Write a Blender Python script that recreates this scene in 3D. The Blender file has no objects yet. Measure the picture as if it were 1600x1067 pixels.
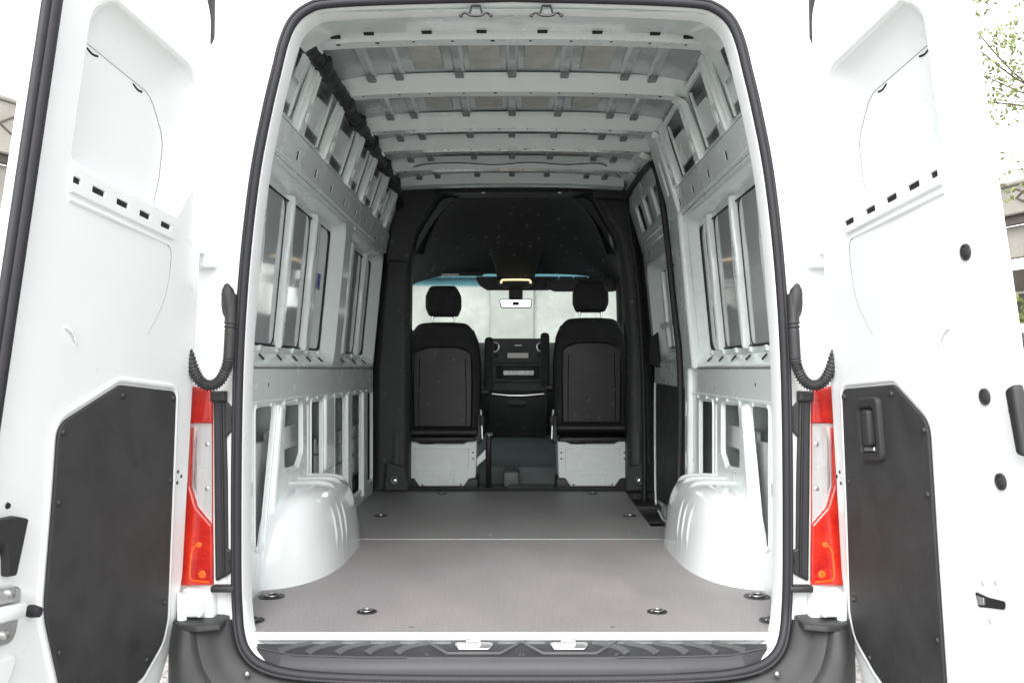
import bpy, bmesh, math, random
from mathutils import Vector, Matrix, noise
from mathutils.geometry import delaunay_2d_cdt
R = math.radians
random.seed(7)
sc = bpy.context.scene
col = sc.collection
FZ = 0.68                                     # cargo floor above the ground

# ------------------------------------------------------------------ camera, sky, sun, exposure
cam = bpy.data.objects.new('camera', bpy.data.cameras.new('camera'))
col.objects.link(cam)
cam.location = (0, -2.73, FZ + 0.77)
cam.rotation_euler = (R(90), 0, 0)
cam.data.lens = 36 * 1459 / 1600
cam.data.sensor_width = 36
cam.data.shift_y = 43.5 / 1600
cam.data.clip_end = 1000
sc.camera = cam

SUN_EL, SUN_AZ = 43, 190                      # overcast: a wide soft sun behind the photographer
w = bpy.data.worlds.new('World'); sc.world = w; w.use_nodes = True
nt = w.node_tree; bg = nt.nodes['Background']
sky = nt.nodes.new('ShaderNodeTexSky'); sky.sky_type = 'NISHITA'; sky.sun_disc = False
sky.sun_elevation = R(SUN_EL); sky.sun_rotation = R(SUN_AZ)
sky.air_density = 1.0; sky.dust_density = 1.0; sky.ozone_density = 1.0
hs = nt.nodes.new('ShaderNodeHueSaturation'); hs.inputs['Saturation'].default_value = 0.07
nt.links.new(sky.outputs[0], hs.inputs['Color']); nt.links.new(hs.outputs[0], bg.inputs['Color'])
bg.inputs['Strength'].default_value = 0.15
sun = bpy.data.objects.new('sun', bpy.data.lights.new('sun', 'SUN')); col.objects.link(sun)
sun.data.energy = 1.5; sun.data.angle = R(50); sun.data.color = (1.0, 0.993, 0.98)
sd = Vector((math.sin(R(SUN_AZ)) * math.cos(R(SUN_EL)), math.cos(R(SUN_AZ)) * math.cos(R(SUN_EL)), math.sin(R(SUN_EL))))
sun.rotation_euler = sd.to_track_quat('Z', 'Y').to_euler()
sun.location = sd * 30
sc.view_settings.view_transform = 'Standard'
sc.view_settings.look = 'None'
sc.view_settings.gamma = 1
sc.view_settings.exposure = 1.75
sc.render.engine = 'CYCLES'
sc.cycles.use_denoising = True
sc.cycles.max_bounces = 14
sc.cycles.diffuse_bounces = 9
sc.cycles.glossy_bounces = 5
sc.cycles.transmission_bounces = 8
sc.cycles.sample_clamp_indirect = 6
sc.cycles.caustics_reflective = False

# ------------------------------------------------------------------ materials
MATS = {}
def mat(name, c, rough=0.5, metal=0.0, coat=0.0, var=0.0, vscale=6.0, bump=0.0, bscale=200.0, spec=0.5, rvar=0.0,
        specks=0.0, trans=0.0, alpha=1.0, emit=None, estr=0.0):
    m = bpy.data.materials.new(name); m.use_nodes = True
    n, l = m.node_tree.nodes, m.node_tree.links
    b = n['Principled BSDF']
    b.inputs['Base Color'].default_value = (*c, 1)
    b.inputs['Roughness'].default_value = rough
    b.inputs['Metallic'].default_value = metal
    b.inputs['Coat Weight'].default_value = coat
    b.inputs['Coat Roughness'].default_value = 0.06
    b.inputs['Specular IOR Level'].default_value = spec
    b.inputs['Transmission Weight'].default_value = trans
    b.inputs['Alpha'].default_value = alpha
    if emit:
        b.inputs['Emission Color'].default_value = (*emit, 1)
        b.inputs['Emission Strength'].default_value = estr
    tc = n.new('ShaderNodeTexCoord')
    colsock = None
    if var > 0 or rvar > 0:
        t = n.new('ShaderNodeTexNoise'); t.inputs['Scale'].default_value = vscale; t.inputs['Detail'].default_value = 6
        t.inputs['Roughness'].default_value = 0.62
        l.new(tc.outputs['Object'], t.inputs['Vector'])
        if var > 0:
            mx = n.new('ShaderNodeMix'); mx.data_type = 'RGBA'
            mx.inputs[6].default_value = (*[max(0, x * (1 - var)) for x in c], 1)
            mx.inputs[7].default_value = (*[min(1, x * (1 + var)) for x in c], 1)
            mr = n.new('ShaderNodeMapRange'); mr.inputs[1].default_value = 0.3; mr.inputs[2].default_value = 0.7
            l.new(t.outputs['Fac'], mr.inputs[0]); l.new(mr.outputs[0], mx.inputs[0])
            colsock = mx.outputs[2]
        if rvar > 0:
            mr2 = n.new('ShaderNodeMapRange'); mr2.inputs[1].default_value = 0.3; mr2.inputs[2].default_value = 0.7
            mr2.inputs[3].default_value = rough - rvar; mr2.inputs[4].default_value = rough + rvar
            l.new(t.outputs['Fac'], mr2.inputs[0]); l.new(mr2.outputs[0], b.inputs['Roughness'])
    if specks > 0:                                   # lint and dust lying on dark cloth and plastic
        v = n.new('ShaderNodeTexVoronoi'); v.inputs['Scale'].default_value = 15; v.inputs['Randomness'].default_value = 1
        l.new(tc.outputs['Object'], v.inputs['Vector'])
        r2 = n.new('ShaderNodeMapRange'); r2.inputs[1].default_value = 0.06; r2.inputs[2].default_value = 0.24
        r2.inputs[3].default_value = specks; r2.inputs[4].default_value = 0
        l.new(v.outputs['Distance'], r2.inputs[0])
        v2 = n.new('ShaderNodeTexWhiteNoise'); l.new(v.outputs['Position'], v2.inputs['Vector'])
        pw = n.new('ShaderNodeMath'); pw.operation = 'POWER'; pw.inputs[1].default_value = 3
        l.new(v2.outputs['Value'], pw.inputs[0])
        ml = n.new('ShaderNodeMath'); ml.operation = 'MULTIPLY'
        l.new(pw.outputs[0], ml.inputs[0]); l.new(r2.outputs[0], ml.inputs[1])
        m2 = n.new('ShaderNodeMix'); m2.data_type = 'RGBA'
        m2.inputs[6].default_value = (*c, 1); m2.inputs[7].default_value = (0.45, 0.45, 0.44, 1)
        if colsock: l.new(colsock, m2.inputs[6])
        l.new(ml.outputs[0], m2.inputs[0]); colsock = m2.outputs[2]
    if colsock: l.new(colsock, b.inputs['Base Color'])
    if bump > 0:
        t2 = n.new('ShaderNodeTexNoise'); t2.inputs['Scale'].default_value = bscale; t2.inputs['Detail'].default_value = 3
        l.new(tc.outputs['Object'], t2.inputs['Vector'])
        bp = n.new('ShaderNodeBump'); bp.inputs['Strength'].default_value = bump; bp.inputs['Distance'].default_value = 0.002
        l.new(t2.outputs['Fac'], bp.inputs['Height']); l.new(bp.outputs[0], b.inputs['Normal'])
    MATS[name] = m
    return m

mat('white_paint', (0.78, 0.80, 0.795), 0.30, coat=0.6, var=0.015, vscale=3, rvar=0.04)
mat('arch_paint', (0.74, 0.77, 0.765), 0.16, coat=1.0, var=0.02, vscale=4, rvar=0.03)
mat('inner_paint', (0.76, 0.815, 0.80), 0.27, coat=0.4, var=0.02, vscale=2.5, rvar=0.02)
mat('primer', (0.54, 0.58, 0.57), 0.40, var=0.10, vscale=4, rvar=0.08)
mat('roof_primer', (0.44, 0.475, 0.475), 0.24, coat=0.4, var=0.16, vscale=4, rvar=0.05, bump=0.12, bscale=9)
mat('damping_pad', (0.44, 0.44, 0.40), 0.6, var=0.18, vscale=9, bump=0.5, bscale=60)
mat('rubber', (0.013, 0.012, 0.016), 0.62, var=0.10, vscale=30, bump=0.3, bscale=400)
mat('black_plastic', (0.018, 0.018, 0.019), 0.52, var=0.2, vscale=12, bump=0.3, bscale=600)
mat('grey_plastic', (0.024, 0.024, 0.025), 0.55, var=0.12, vscale=8, bump=0.5, bscale=500, rvar=0.06)
mat('step_plastic', (0.021, 0.021, 0.024), 0.48, var=0.12, vscale=10, bump=0.4, bscale=600)
mat('step_tread', (0.055, 0.055, 0.060), 0.55, var=0.1, vscale=20, bump=0.6, bscale=500)
mat('trim_board', (0.030, 0.030, 0.030), 0.60, var=0.22, vscale=11, bump=0.9, bscale=450, rvar=0.08, specks=0.03)
mat('cab_black', (0.026, 0.027, 0.028), 0.55, var=0.2, vscale=6, bump=0.4, bscale=500, specks=0.22)
mat('headliner', (0.024, 0.026, 0.026), 0.75, var=0.25, vscale=3, bump=0.4, bscale=400, specks=0.55)
mat('seat_cloth', (0.022, 0.022, 0.023), 0.8, var=0.25, vscale=14, bump=0.7, bscale=500, specks=0.15)
mat('seat_shell', (0.013, 0.013, 0.014), 0.36, spec=0.28, var=0.15, vscale=5, rvar=0.06, specks=0.25)
mat('cab_mat', (0.15, 0.175, 0.17), 0.55, var=0.15, vscale=6, bump=0.3)
mat('chrome', (0.75, 0.75, 0.75), 0.18, metal=1.0)
mat('steel', (0.62, 0.62, 0.61), 0.32, metal=1.0, var=0.1, vscale=20)
mat('dull_steel', (0.30, 0.30, 0.30), 0.4, metal=1.0, var=0.15, vscale=60)
mat('rib_foot', (0.21, 0.22, 0.22), 0.6, var=0.2, vscale=20)
mat('alu', (0.80, 0.80, 0.80), 0.35, metal=1.0, var=0.06, vscale=30)
mat('blank_paint', (0.45, 0.475, 0.475), 0.09, coat=0.8, var=0.03, vscale=3)
mat('dark', (0.010, 0.010, 0.010), 0.8)  # dark bolts, and painted shade inside holes, slots and wells
mat('red_lens', (0.46, 0.008, 0.009), 0.12, coat=1.0, var=0.35, vscale=13)
mt = MATS['red_lens'].node_tree.nodes
for nd in mt:                                       # deep red and orange-red mixed by noise
    if nd.type == 'MIX': nd.inputs[6].default_value = (0.32, 0.004, 0.006, 1); nd.inputs[7].default_value = (0.56, 0.028, 0.009, 1)
mat('orange_lens', (0.62, 0.10, 0.006), 0.2, coat=0.8, var=0.1, vscale=50)
mat('clear_lens', (0.95, 0.95, 0.95), 0.04, trans=1.0)
mat('reflector', (0.17, 0.17, 0.18), 0.28, metal=1.0)
mat('blue_sticker', (0.03, 0.055, 0.30), 0.4)
mat('tyre', (0.02, 0.02, 0.02), 0.8)
mat('lamp_glow', (0.9, 0.8, 0.6), 0.4, emit=(1.0, 0.78, 0.45), estr=0.35)
mat('paper', (0.75, 0.75, 0.73), 0.5, var=0.25, vscale=60)
mat('screen', (0.01, 0.011, 0.013), 0.1)

def floor_material():
    m = bpy.data.materials.new('floor_ply'); m.use_nodes = True
    n, l = m.node_tree.nodes, m.node_tree.links
    b = n['Principled BSDF']; tc = n.new('ShaderNodeTexCoord')
    mp = n.new('ShaderNodeMapping'); mp.inputs['Scale'].default_value = (1, 0.5, 1)
    l.new(tc.outputs['Object'], mp.inputs['Vector'])
    a = n.new('ShaderNodeTexNoise'); a.inputs['Scale'].default_value = 3.0; a.inputs['Detail'].default_value = 7; a.inputs['Roughness'].default_value = 0.65
    l.new(mp.outputs[0], a.inputs['Vector'])
    g = n.new('ShaderNodeTexNoise'); g.inputs['Scale'].default_value = 130; g.inputs['Detail'].default_value = 2
    l.new(tc.outputs['Object'], g.inputs['Vector'])
    cr = n.new('ShaderNodeValToRGB')
    cr.color_ramp.elements[0].position = 0.34; cr.color_ramp.elements[0].color = (0.200, 0.184, 0.187, 1)
    cr.color_ramp.elements[1].position = 0.66; cr.color_ramp.elements[1].color = (0.250, 0.228, 0.232, 1)
    l.new(a.outputs['Fac'], cr.inputs[0])
    mx = n.new('ShaderNodeMix'); mx.data_type = 'RGBA'; mx.blend_type = 'OVERLAY'; mx.inputs[0].default_value = 0.45
    l.new(cr.outputs[0], mx.inputs[6]); l.new(g.outputs['Fac'], mx.inputs[7])
    mp2 = n.new('ShaderNodeMapping'); mp2.inputs['Scale'].default_value = (30, 1.2, 1); mp2.inputs['Rotation'].default_value = (0, 0, 0.12)
    l.new(tc.outputs['Object'], mp2.inputs['Vector'])
    sn = n.new('ShaderNodeTexNoise'); sn.inputs['Scale'].default_value = 2.2; sn.inputs['Detail'].default_value = 8; sn.inputs['Roughness'].default_value = 0.7
    l.new(mp2.outputs[0], sn.inputs['Vector'])
    sr = n.new('ShaderNodeMapRange'); sr.inputs[1].default_value = 0.62; sr.inputs[2].default_value = 0.78; sr.inputs[4].default_value = 0.5
    l.new(sn.outputs['Fac'], sr.inputs[0])
    m3 = n.new('ShaderNodeMix'); m3.data_type = 'RGBA'; m3.inputs[7].default_value = (0.36, 0.34, 0.34, 1)
    l.new(sr.outputs[0], m3.inputs[0]); l.new(mx.outputs[2], m3.inputs[6]); l.new(m3.outputs[2], b.inputs['Base Color'])
    mr = n.new('ShaderNodeMapRange'); mr.inputs[3].default_value = 0.42; mr.inputs[4].default_value = 0.62
    l.new(a.outputs['Fac'], mr.inputs[0]); l.new(mr.outputs[0], b.inputs['Roughness'])
    bp = n.new('ShaderNodeBump'); bp.inputs['Strength'].default_value = 0.25; bp.inputs['Distance'].default_value = 0.001
    l.new(g.outputs['Fac'], bp.inputs['Height']); l.new(bp.outputs[0], b.inputs['Normal'])
    MATS['floor_ply'] = m
floor_material()
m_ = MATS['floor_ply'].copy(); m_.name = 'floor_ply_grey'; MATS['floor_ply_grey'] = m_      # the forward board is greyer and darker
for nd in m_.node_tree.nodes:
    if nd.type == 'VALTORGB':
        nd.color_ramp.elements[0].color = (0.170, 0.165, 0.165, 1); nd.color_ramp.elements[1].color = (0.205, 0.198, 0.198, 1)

def glass_material(name, tint, band=None):
    # thin window glass: mostly see-through, a little reflection; 'band' = blue shade strip printed along the top edge
    m = bpy.data.materials.new(name); m.use_nodes = True
    n, l = m.node_tree.nodes, m.node_tree.links
    n.remove(n['Principled BSDF'])
    out = n['Material Output']
    tr = n.new('ShaderNodeBsdfTransparent'); gl = n.new('ShaderNodeBsdfGlossy'); gl.inputs['Roughness'].default_value = 0.02
    mx = n.new('ShaderNodeMixShader')
    tr.inputs['Color'].default_value = (*tint, 1)
    if band:
        z0, z1, c = band
        tc = n.new('ShaderNodeTexCoord'); sp = n.new('ShaderNodeSeparateXYZ'); l.new(tc.outputs['Object'], sp.inputs[0])
        mr = n.new('ShaderNodeMapRange'); mr.inputs[1].default_value = z0; mr.inputs[2].default_value = z1
        l.new(sp.outputs['Z'], mr.inputs[0])
        mc = n.new('ShaderNodeMix'); mc.data_type = 'RGBA'; mc.inputs[6].default_value = (*tint, 1); mc.inputs[7].default_value = (*c, 1)
        l.new(mr.outputs[0], mc.inputs[0]); l.new(mc.outputs[2], tr.inputs['Color'])
    mx.inputs[0].default_value = 0.06; l.new(tr.outputs[0], mx.inputs[1]); l.new(gl.outputs[0], mx.inputs[2])
    l.new(mx.outputs[0], out.inputs['Surface'])
    MATS[name] = m
glass_material('windscreen_glass', (0.88, 0.93, 0.91), (1.430, 1.452, (0.20, 0.47, 0.58)))
glass_material('window_glass', (0.72, 0.80, 0.78))

# ------------------------------------------------------------------ mesh helpers
def link(o, parent=None):
    col.objects.link(o)
    if parent is not None: o.parent = parent
    return o
def build(name, verts, faces, m, parent, smooth=True, angle=40, flat=None, loc=None):
    me = bpy.data.meshes.new(name)
    me.from_pydata([tuple(v) for v in verts], [], faces)
    bm = bmesh.new(); bm.from_mesh(me)
    bmesh.ops.recalc_face_normals(bm, faces=bm.faces)
    bm.to_mesh(me); bm.free()
    if smooth:
        fl = [True] * len(me.polygons)
        if flat:
            for i in range(flat[0], flat[1]): fl[i] = False
        me.polygons.foreach_set('use_smooth', fl)
        me.set_sharp_from_angle(angle=R(angle))
    me.materials.append(MATS[m])
    o = bpy.data.objects.new(name, me)
    if loc is not None: o.location = loc
    return link(o, parent)
def join_geo(parts):
    V, F = [], []
    for v, f in parts:
        k = len(V); V += list(v); F += [tuple(i + k for i in q) for q in f]
    return V, F
def rc(pts, r, n=5):
    """round the corners of a polygon; a point may carry its own radius"""
    out = []; N = len(pts)
    for i in range(N):
        p = Vector(pts[i][:2]); rr = pts[i][2] if len(pts[i]) > 2 else r
        a = Vector(pts[i - 1][:2]) - p; b = Vector(pts[(i + 1) % N][:2]) - p
        la, lb = a.length, b.length
        if rr <= 0 or la < 1e-6 or lb < 1e-6: out.append(tuple(p)); continue
        ang = a.angle(b)
        if ang > math.pi - 0.02: out.append(tuple(p)); continue
        d = min(rr / math.tan(ang / 2), la * 0.49, lb * 0.49)
        p0, p1 = p + a / la * d, p + b / lb * d
        for k in range(n + 1):
            t = k / n
            q = p0 * (1 - t) ** 2 + p * 2 * t * (1 - t) + p1 * t * t
            out.append((q.x, q.y))
    return out
def rect(u0, u1, v0, v1, r=0.0, n=4):
    p = [(u0, v0), (u1, v0), (u1, v1), (u0, v1)]
    return rc(p, r, n) if r > 0 else p
def area(p): return sum(p[i - 1][0] * p[i][1] - p[i][0] * p[i - 1][1] for i in range(len(p))) / 2
def offset(p, d):
    """move every vertex d into the material (left of the walking direction)"""
    out = []; N = len(p)
    for i in range(N):
        a = Vector(p[i]) - Vector(p[i - 1]); b = Vector(p[(i + 1) % N]) - Vector(p[i])
        if a.length < 1e-7: a = b
        if b.length < 1e-7: b = a
        a.normalize(); b.normalize()
        n1 = Vector((-a.y, a.x)); n2 = Vector((-b.y, b.x)); m = n1 + n2
        if m.length < 1e-6: m = n1
        m.normalize(); c = max(0.35, m.dot(n1))
        q = Vector(p[i]) + m * (d / c); out.append((q.x, q.y))
    return out
def inside(p, x, y):
    c = False; j = len(p) - 1
    for i in range(len(p)):
        xi, yi = p[i]; xj, yj = p[j]
        if (yi > y) != (yj > y) and x < (xj - xi) * (y - yi) / (yj - yi) + xi: c = not c
        j = i
    return c
def fill(outer, holes):
    V, E = [], []
    for lp in [outer] + holes:
        k = len(V); n = len(lp)
        V += [Vector(q) for q in lp]; E += [(k + i, k + (i + 1) % n) for i in range(n)]
    vo, _, fo, *_ = delaunay_2d_cdt(V, E, [], 0, 1e-6)
    keep = []
    for f in fo:
        cx = sum(vo[i][0] for i in f) / len(f); cy = sum(vo[i][1] for i in f) / len(f)
        if inside(outer, cx, cy) and not any(inside(h, cx, cy) for h in holes): keep.append(tuple(f))
    return [(v[0], v[1]) for v in vo], keep
def plate_geo(outline, holes=(), t=0.01, b=0.0, bn=1, back=True):
    """sheet with holes: (u, v, w) vertices, w from 0 to t, edges rounded by b on the +w side; returns verts, faces, index where flat caps start"""
    o = list(outline)
    if area(o) < 0: o.reverse()
    hs_ = []
    for h in holes:
        h = list(h)
        if area(h) > 0: h.reverse()
        hs_.append(h)
    prof = [(0, 0)]
    if b <= 0: prof.append((0, t))
    else:
        for k in range(bn + 1):
            a = k / bn * math.pi / 2
            prof.append((b * (1 - math.cos(a)), t - b + b * math.sin(a)))
    V, F = [], []
    tops = []; bots = []
    for lp in [o] + hs_:
        n = len(lp); k0 = len(V)
        for d, wv in prof:
            q = offset(lp, d) if d else lp
            V += [(x, y, wv) for x, y in q]
        tops.append(offset(lp, prof[-1][0]) if prof[-1][0] else lp); bots.append(lp)
        for j in range(len(prof) - 1):
            for i in range(n):
                i2 = (i + 1) % n
                F.append((k0 + j * n + i, k0 + j * n + i2, k0 + (j + 1) * n + i2, k0 + (j + 1) * n + i))
    fs = len(F)
    tv, tf = fill(tops[0], tops[1:]); k = len(V)
    V += [(x, y, t) for x, y in tv]; F += [tuple(i + k for i in f) for f in tf]
    if back:
        tv, tf = fill(bots[0], bots[1:]); k = len(V)
        V += [(x, y, 0) for x, y in tv]; F += [tuple(i + k for i in f) for f in tf]
    return V, F, fs
def frame(V, fr):
    O, U, Vv, W = [Vector(a) for a in fr]
    return [O + U * a + Vv * b + W * c for a, b, c in V]
def plate(name, outline, holes, t, b, fr, m, parent, bn=1, back=True):
    V, F, fs = plate_geo(outline, holes, t, b, bn, back)
    return build(name, frame(V, fr), F, m, parent, flat=(fs, len(F)))
def box_geo(x0, x1, y0, y1, z0, z1, b=0.0):
    x0, x1 = min(x0, x1), max(x0, x1); y0, y1 = min(y0, y1), max(y0, y1); z0, z1 = min(z0, z1), max(z0, z1)
    bm = bmesh.new(); bmesh.ops.create_cube(bm, size=1)
    for v in bm.verts:
        v.co = Vector((x0 + (v.co.x + .5) * (x1 - x0), y0 + (v.co.y + .5) * (y1 - y0), z0 + (v.co.z + .5) * (z1 - z0)))
    if b > 0: bmesh.ops.bevel(bm, geom=bm.edges[:], offset=min(b, .45 * min(x1 - x0, y1 - y0, z1 - z0)), segments=2, profile=0.5, affect='EDGES')
    bm.verts.index_update()
    V = [v.co.copy() for v in bm.verts]; F = [tuple(v.index for v in f.verts) for f in bm.faces]
    bm.free(); return V, F
def box(name, x0, x1, y0, y1, z0, z1, m, parent, b=0.0):
    V, F = box_geo(x0, x1, y0, y1, z0, z1, b)
    return build(name, V, F, m, parent, smooth=b > 0, angle=35)
def loft_geo(loops, closed=True, cap0=False, cap1=False):
    V = [Vector(p) for lp in loops for p in lp]; n = len(loops[0]); F = []
    for j in range(len(loops) - 1):
        for i in range(n if closed else n - 1):
            i2 = (i + 1) % n
            F.append((j * n + i, j * n + i2, (j + 1) * n + i2, (j + 1) * n + i))
    if cap0: F.append(tuple(range(n))[::-1])
    if cap1: F.append(tuple((len(loops) - 1) * n + i for i in range(n)))
    return V, F
def loft(name, loops, m, parent, closed=True, cap0=False, cap1=False, angle=40):
    V, F = loft_geo(loops, closed, cap0, cap1)
    return build(name, V, F, m, parent, angle=angle)
def spline(pts, k=6, closed=False):
    P = [Vector(p) for p in pts]; n = len(P); out = []
    rng = range(n if closed else n - 1)
    for i in rng:
        p0 = P[(i - 1) % n] if closed or i > 0 else P[0]
        p1 = P[i]; p2 = P[(i + 1) % n]
        p3 = P[(i + 2) % n] if closed or i + 2 < n else P[-1]
        for j in range(k):
            t = j / k
            out.append(0.5 * ((2 * p1) + (p2 - p0) * t + (2 * p0 - 5 * p1 + 4 * p2 - p3) * t * t + (3 * p1 - p0 - 3 * p2 + p3) * t ** 3))
    if not closed: out.append(P[-1])
    return out
def tube_geo(pts, r, n=8, closed=False, caps=True, flat=1.0):
    P = [Vector(p) for p in pts]; N = len(P)
    rad = r if hasattr(r, '__len__') else [r] * N
    loops = []; up = None
    for i in range(N):
        if closed: d = P[(i + 1) % N] - P[i - 1]
        else: d = P[min(i + 1, N - 1)] - P[max(i - 1, 0)]
        d.normalize()
        if up is None:
            up = Vector((0, 0, 1)) if abs(d.z) < 0.9 else Vector((0, 1, 0))
        up = (up - d * up.dot(d))
        if up.length < 1e-5: up = d.orthogonal()
        up.normalize(); s = d.cross(up)
        loops.append([P[i] + (up * math.cos(2 * math.pi * k / n) * flat + s * math.sin(2 * math.pi * k / n)) * rad[i] for k in range(n)])
    if closed: loops.append(loops[0])
    return loft_geo(loops, True, caps and not closed, caps and not closed)
def tube(name, pts, r, m, parent, n=8, closed=False, flat=1.0):
    V, F = tube_geo(pts, r, n, closed, True, flat)
    return build(name, V, F, m, parent, angle=60)
def lathe_geo(prof, o, axis='Y', n=16):
    """prof: list of (radius, height)"""
    ax = {'X': (Vector((0, 1, 0)), Vector((0, 0, 1)), Vector((1, 0, 0))), 'Y': (Vector((1, 0, 0)), Vector((0, 0, 1)), Vector((0, 1, 0))),
          'Z': (Vector((1, 0, 0)), Vector((0, 1, 0)), Vector((0, 0, 1)))}[axis]
    o = Vector(o)
    loops = [[o + ax[0] * math.cos(2 * math.pi * k / n) * r + ax[1] * math.sin(2 * math.pi * k / n) * r + ax[2] * h for k in range(n)] for r, h in prof]
    return loft_geo(loops, True, True, True)
def lathe(name, prof, o, axis, m, parent, n=16, angle=40):
    V, F = lathe_geo(prof, o, axis, n)
    return build(name, V, F, m, parent, angle=angle)
def instance(src, name, parent, loc):
    o = bpy.data.objects.new(name, src.data); o.location = loc
    return link(o, parent)
def tag(o, label=None, cat=None, group=None, kind=None):
    for k, v in (('label', label), ('category', cat), ('group', group), ('kind', kind)):
        if v: o[k] = v
    return o
def lerp(a, b, t): return a + (b - a) * t
def interp(x, tab):
    if x <= tab[0][0]: return tab[0][1]
    for (a, b), (c, d) in zip(tab, tab[1:]):
        if x <= c: return lerp(b, d, (x - a) / (c - a))
    return tab[-1][1]

# ------------------------------------------------------------------ the van: one thing, every part below is its child
van = bpy.data.objects.new('cargo_van', None); link(van)
van.empty_display_size = 0.3
tag(van, 'white empty panel van with both back doors wide open, seen into the bare cargo hold', 'van')
def vp(o):                 # part of the van: modelled with the cargo floor at z = 0
    o.parent = van; o.location.z += FZ
    return o
# seal line round the back opening: (half width, z), bottom centre to top centre
CONT = [(0.0, -0.104), (0.25, -0.103), (0.45, -0.099), (0.60, -0.090), (0.70, -0.070), (0.755, -0.035), (0.783, 0.02), (0.795, 0.10),
        (0.797, 0.30), (0.795, 0.60), (0.787, 0.86), (0.768, 1.12), (0.740, 1.35), (0.705, 1.53), (0.680, 1.635), (0.660, 1.715),
        (0.633, 1.775), (0.590, 1.812), (0.53, 1.828), (0.33, 1.838), (0.0, 1.846)]
half = spline([(x, 0, z) for x, z in CONT], 4)
contour = [(p.x, p.z) for p in half] + [(-p.x, p.z) for p in reversed(half[1:-1])]      # counter-clockwise
def fy(z): return -0.070 * min(1.0, max(0.0, (0.06 - z) / 0.15))
def ring(d, y): return [(x, y + fy(z), z) for x, z in offset(contour, -d)]                  # d > 0: outwards
def body_half(z):          # outer half width of the body
    return interp(z, [(-0.4, 0.985), (0.5, 0.992), (0.9, 0.975), (1.3, 0.925), (1.6, 0.875), (1.8, 0.83), (1.93, 0.77), (2.02, 0.66), (2.07, 0.50), (2.10, 0.25), (2.11, 0)])
# body outline with as many points as the seal line, so that the back face can be lofted
outl = []
for x, z in contour:
    # push outwards: along a ray from the middle of the opening
    c = Vector((0, 0.9)); d = Vector((x, z)) - c; k = 1.0
    while k < 2:
        q = c + d * k
        if q.y < -0.16 or q.y > 2.11 or abs(q.x) > body_half(q.y): break
        k += 0.004
    outl.append((q.x, max(q.y, -0.16)))
back_face = vp(loft('rear_frame', [ring(-0.018, 0.06), ring(-0.016, 0.012), ring(-0.012, -0.006), ring(0.0, -0.012), ring(0.022, -0.008), ring(0.034, 0.0),
                             ring(0.045, 0.004)] + [[(lerp(a[0], b[0], t), lerp(0.004, 0.02, t) + (0.06 if t == 1 else 0), lerp(a[2], b[1], t)) for a, b in zip(ring(0.045, 0), outl)] for t in (0.3, 0.6, 0.93, 1.0)],
                 'white_paint', van, angle=50))
seal = vp(tube('door_seal', ring(0.0, -0.026), 0.0135, 'rubber', van, n=12, closed=True))
link_ = vp(tube('seal_lip', ring(0.009, -0.036), 0.0055, 'rubber', van, n=8, closed=True))

# ---- cargo floor
ARCH = 0.885
fr_floor = ((0, 0, -0.018), (1, 0, 0), (0, 1, 0), (0, 0, 1))
rear_floor = vp(plate('floor_panel', rc([(-0.775, 0.004, 0.05), (0.775, 0.004, 0.05), (0.872, 0.33, 0.1), (0.872, 1.506, 0), (-0.872, 1.506, 0), (-0.872, 0.33, 0.1)], 0.04), [], 0.018, 0.002, fr_floor, 'floor_ply', van))
vp(plate('floor_panel', [(-0.872, 1.514), (0.872, 1.514), (0.80, 1.86), (0.682, 1.86), (0.718, 3.235), (-0.872, 3.235)], [], 0.018, 0.002, fr_floor, 'floor_ply_grey', van))
vp(box('seam_strip', -0.80, 0.80, 1.5065, 1.5135, -0.02, 0.0012, 'alu', van))
vp(box('edge_strip', -0.86, 0.72, 3.232, 3.262, -0.02, 0.005, 'alu', van, 0.003))
vp(box('subfloor', -0.93, 0.93, 0.02, 1.84, -0.06, -0.024, 'primer', van))
vp(box('subfloor', -0.93, 0.672, 1.8405, 3.26, -0.06, -0.024, 'primer', van))
# lashing rings let into the floor
def lashing(x, y, r):
    o = vp(lathe('lashing_cup', [(r, 0.0022), (r * 1.0, 0.0030), (r * 0.86, 0.0034), (r * 0.8, 0.0012), (r * 0.3, 0.001)], (x, y, 0), 'Z', 'black_plastic', van, n=24))
    lathe('recess', [(r * 0.79, 0.0013), (r * 0.7, 0.0016)], (x, y, 0), 'Z', 'dark', o, n=20)
    a = random.uniform(0, 6.28)
    pts = [(x + math.cos(t) * r * 0.52, y + math.sin(t) * r * 0.52, 0.006) for t in [k * 2 * math.pi / 18 for k in range(18)]]
    tube('lashing_ring', pts, r * 0.10, 'dull_steel', o, n=6, closed=True)
    box('ring_clip', x - r * 0.62, x - r * 0.3, y - r * .25, y + r * .25, 0.002, 0.008, 'steel', o, 0.002)
for x, y, r in ((-0.815, 0.435, 0.044), (0.83, 0.435, 0.044), (-0.461, 0.235, 0.032), (0.461, 0.235, 0.032), (-0.80, 0.13, 0.042), (0.80, 0.13, 0.042),
                (-0.69, 2.18, 0.036), (0.62, 2.18, 0.036), (-0.437, 3.06, 0.034), (0.50, 3.06, 0.034)):
    lashing(x, y, r)
for x, y in ((-0.72, 1.45), (0.72, 1.45), (-0.1, 1.62), (-0.3, 0.06), (0.3, 0.06), (0.55, 1.66)):
    vp(lathe('floor_screw', [(0.006, 0.0), (0.006, 0.0012), (0.003, 0.0014)], (x, y, 0), 'Z', 'steel', van, n=10))

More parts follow.
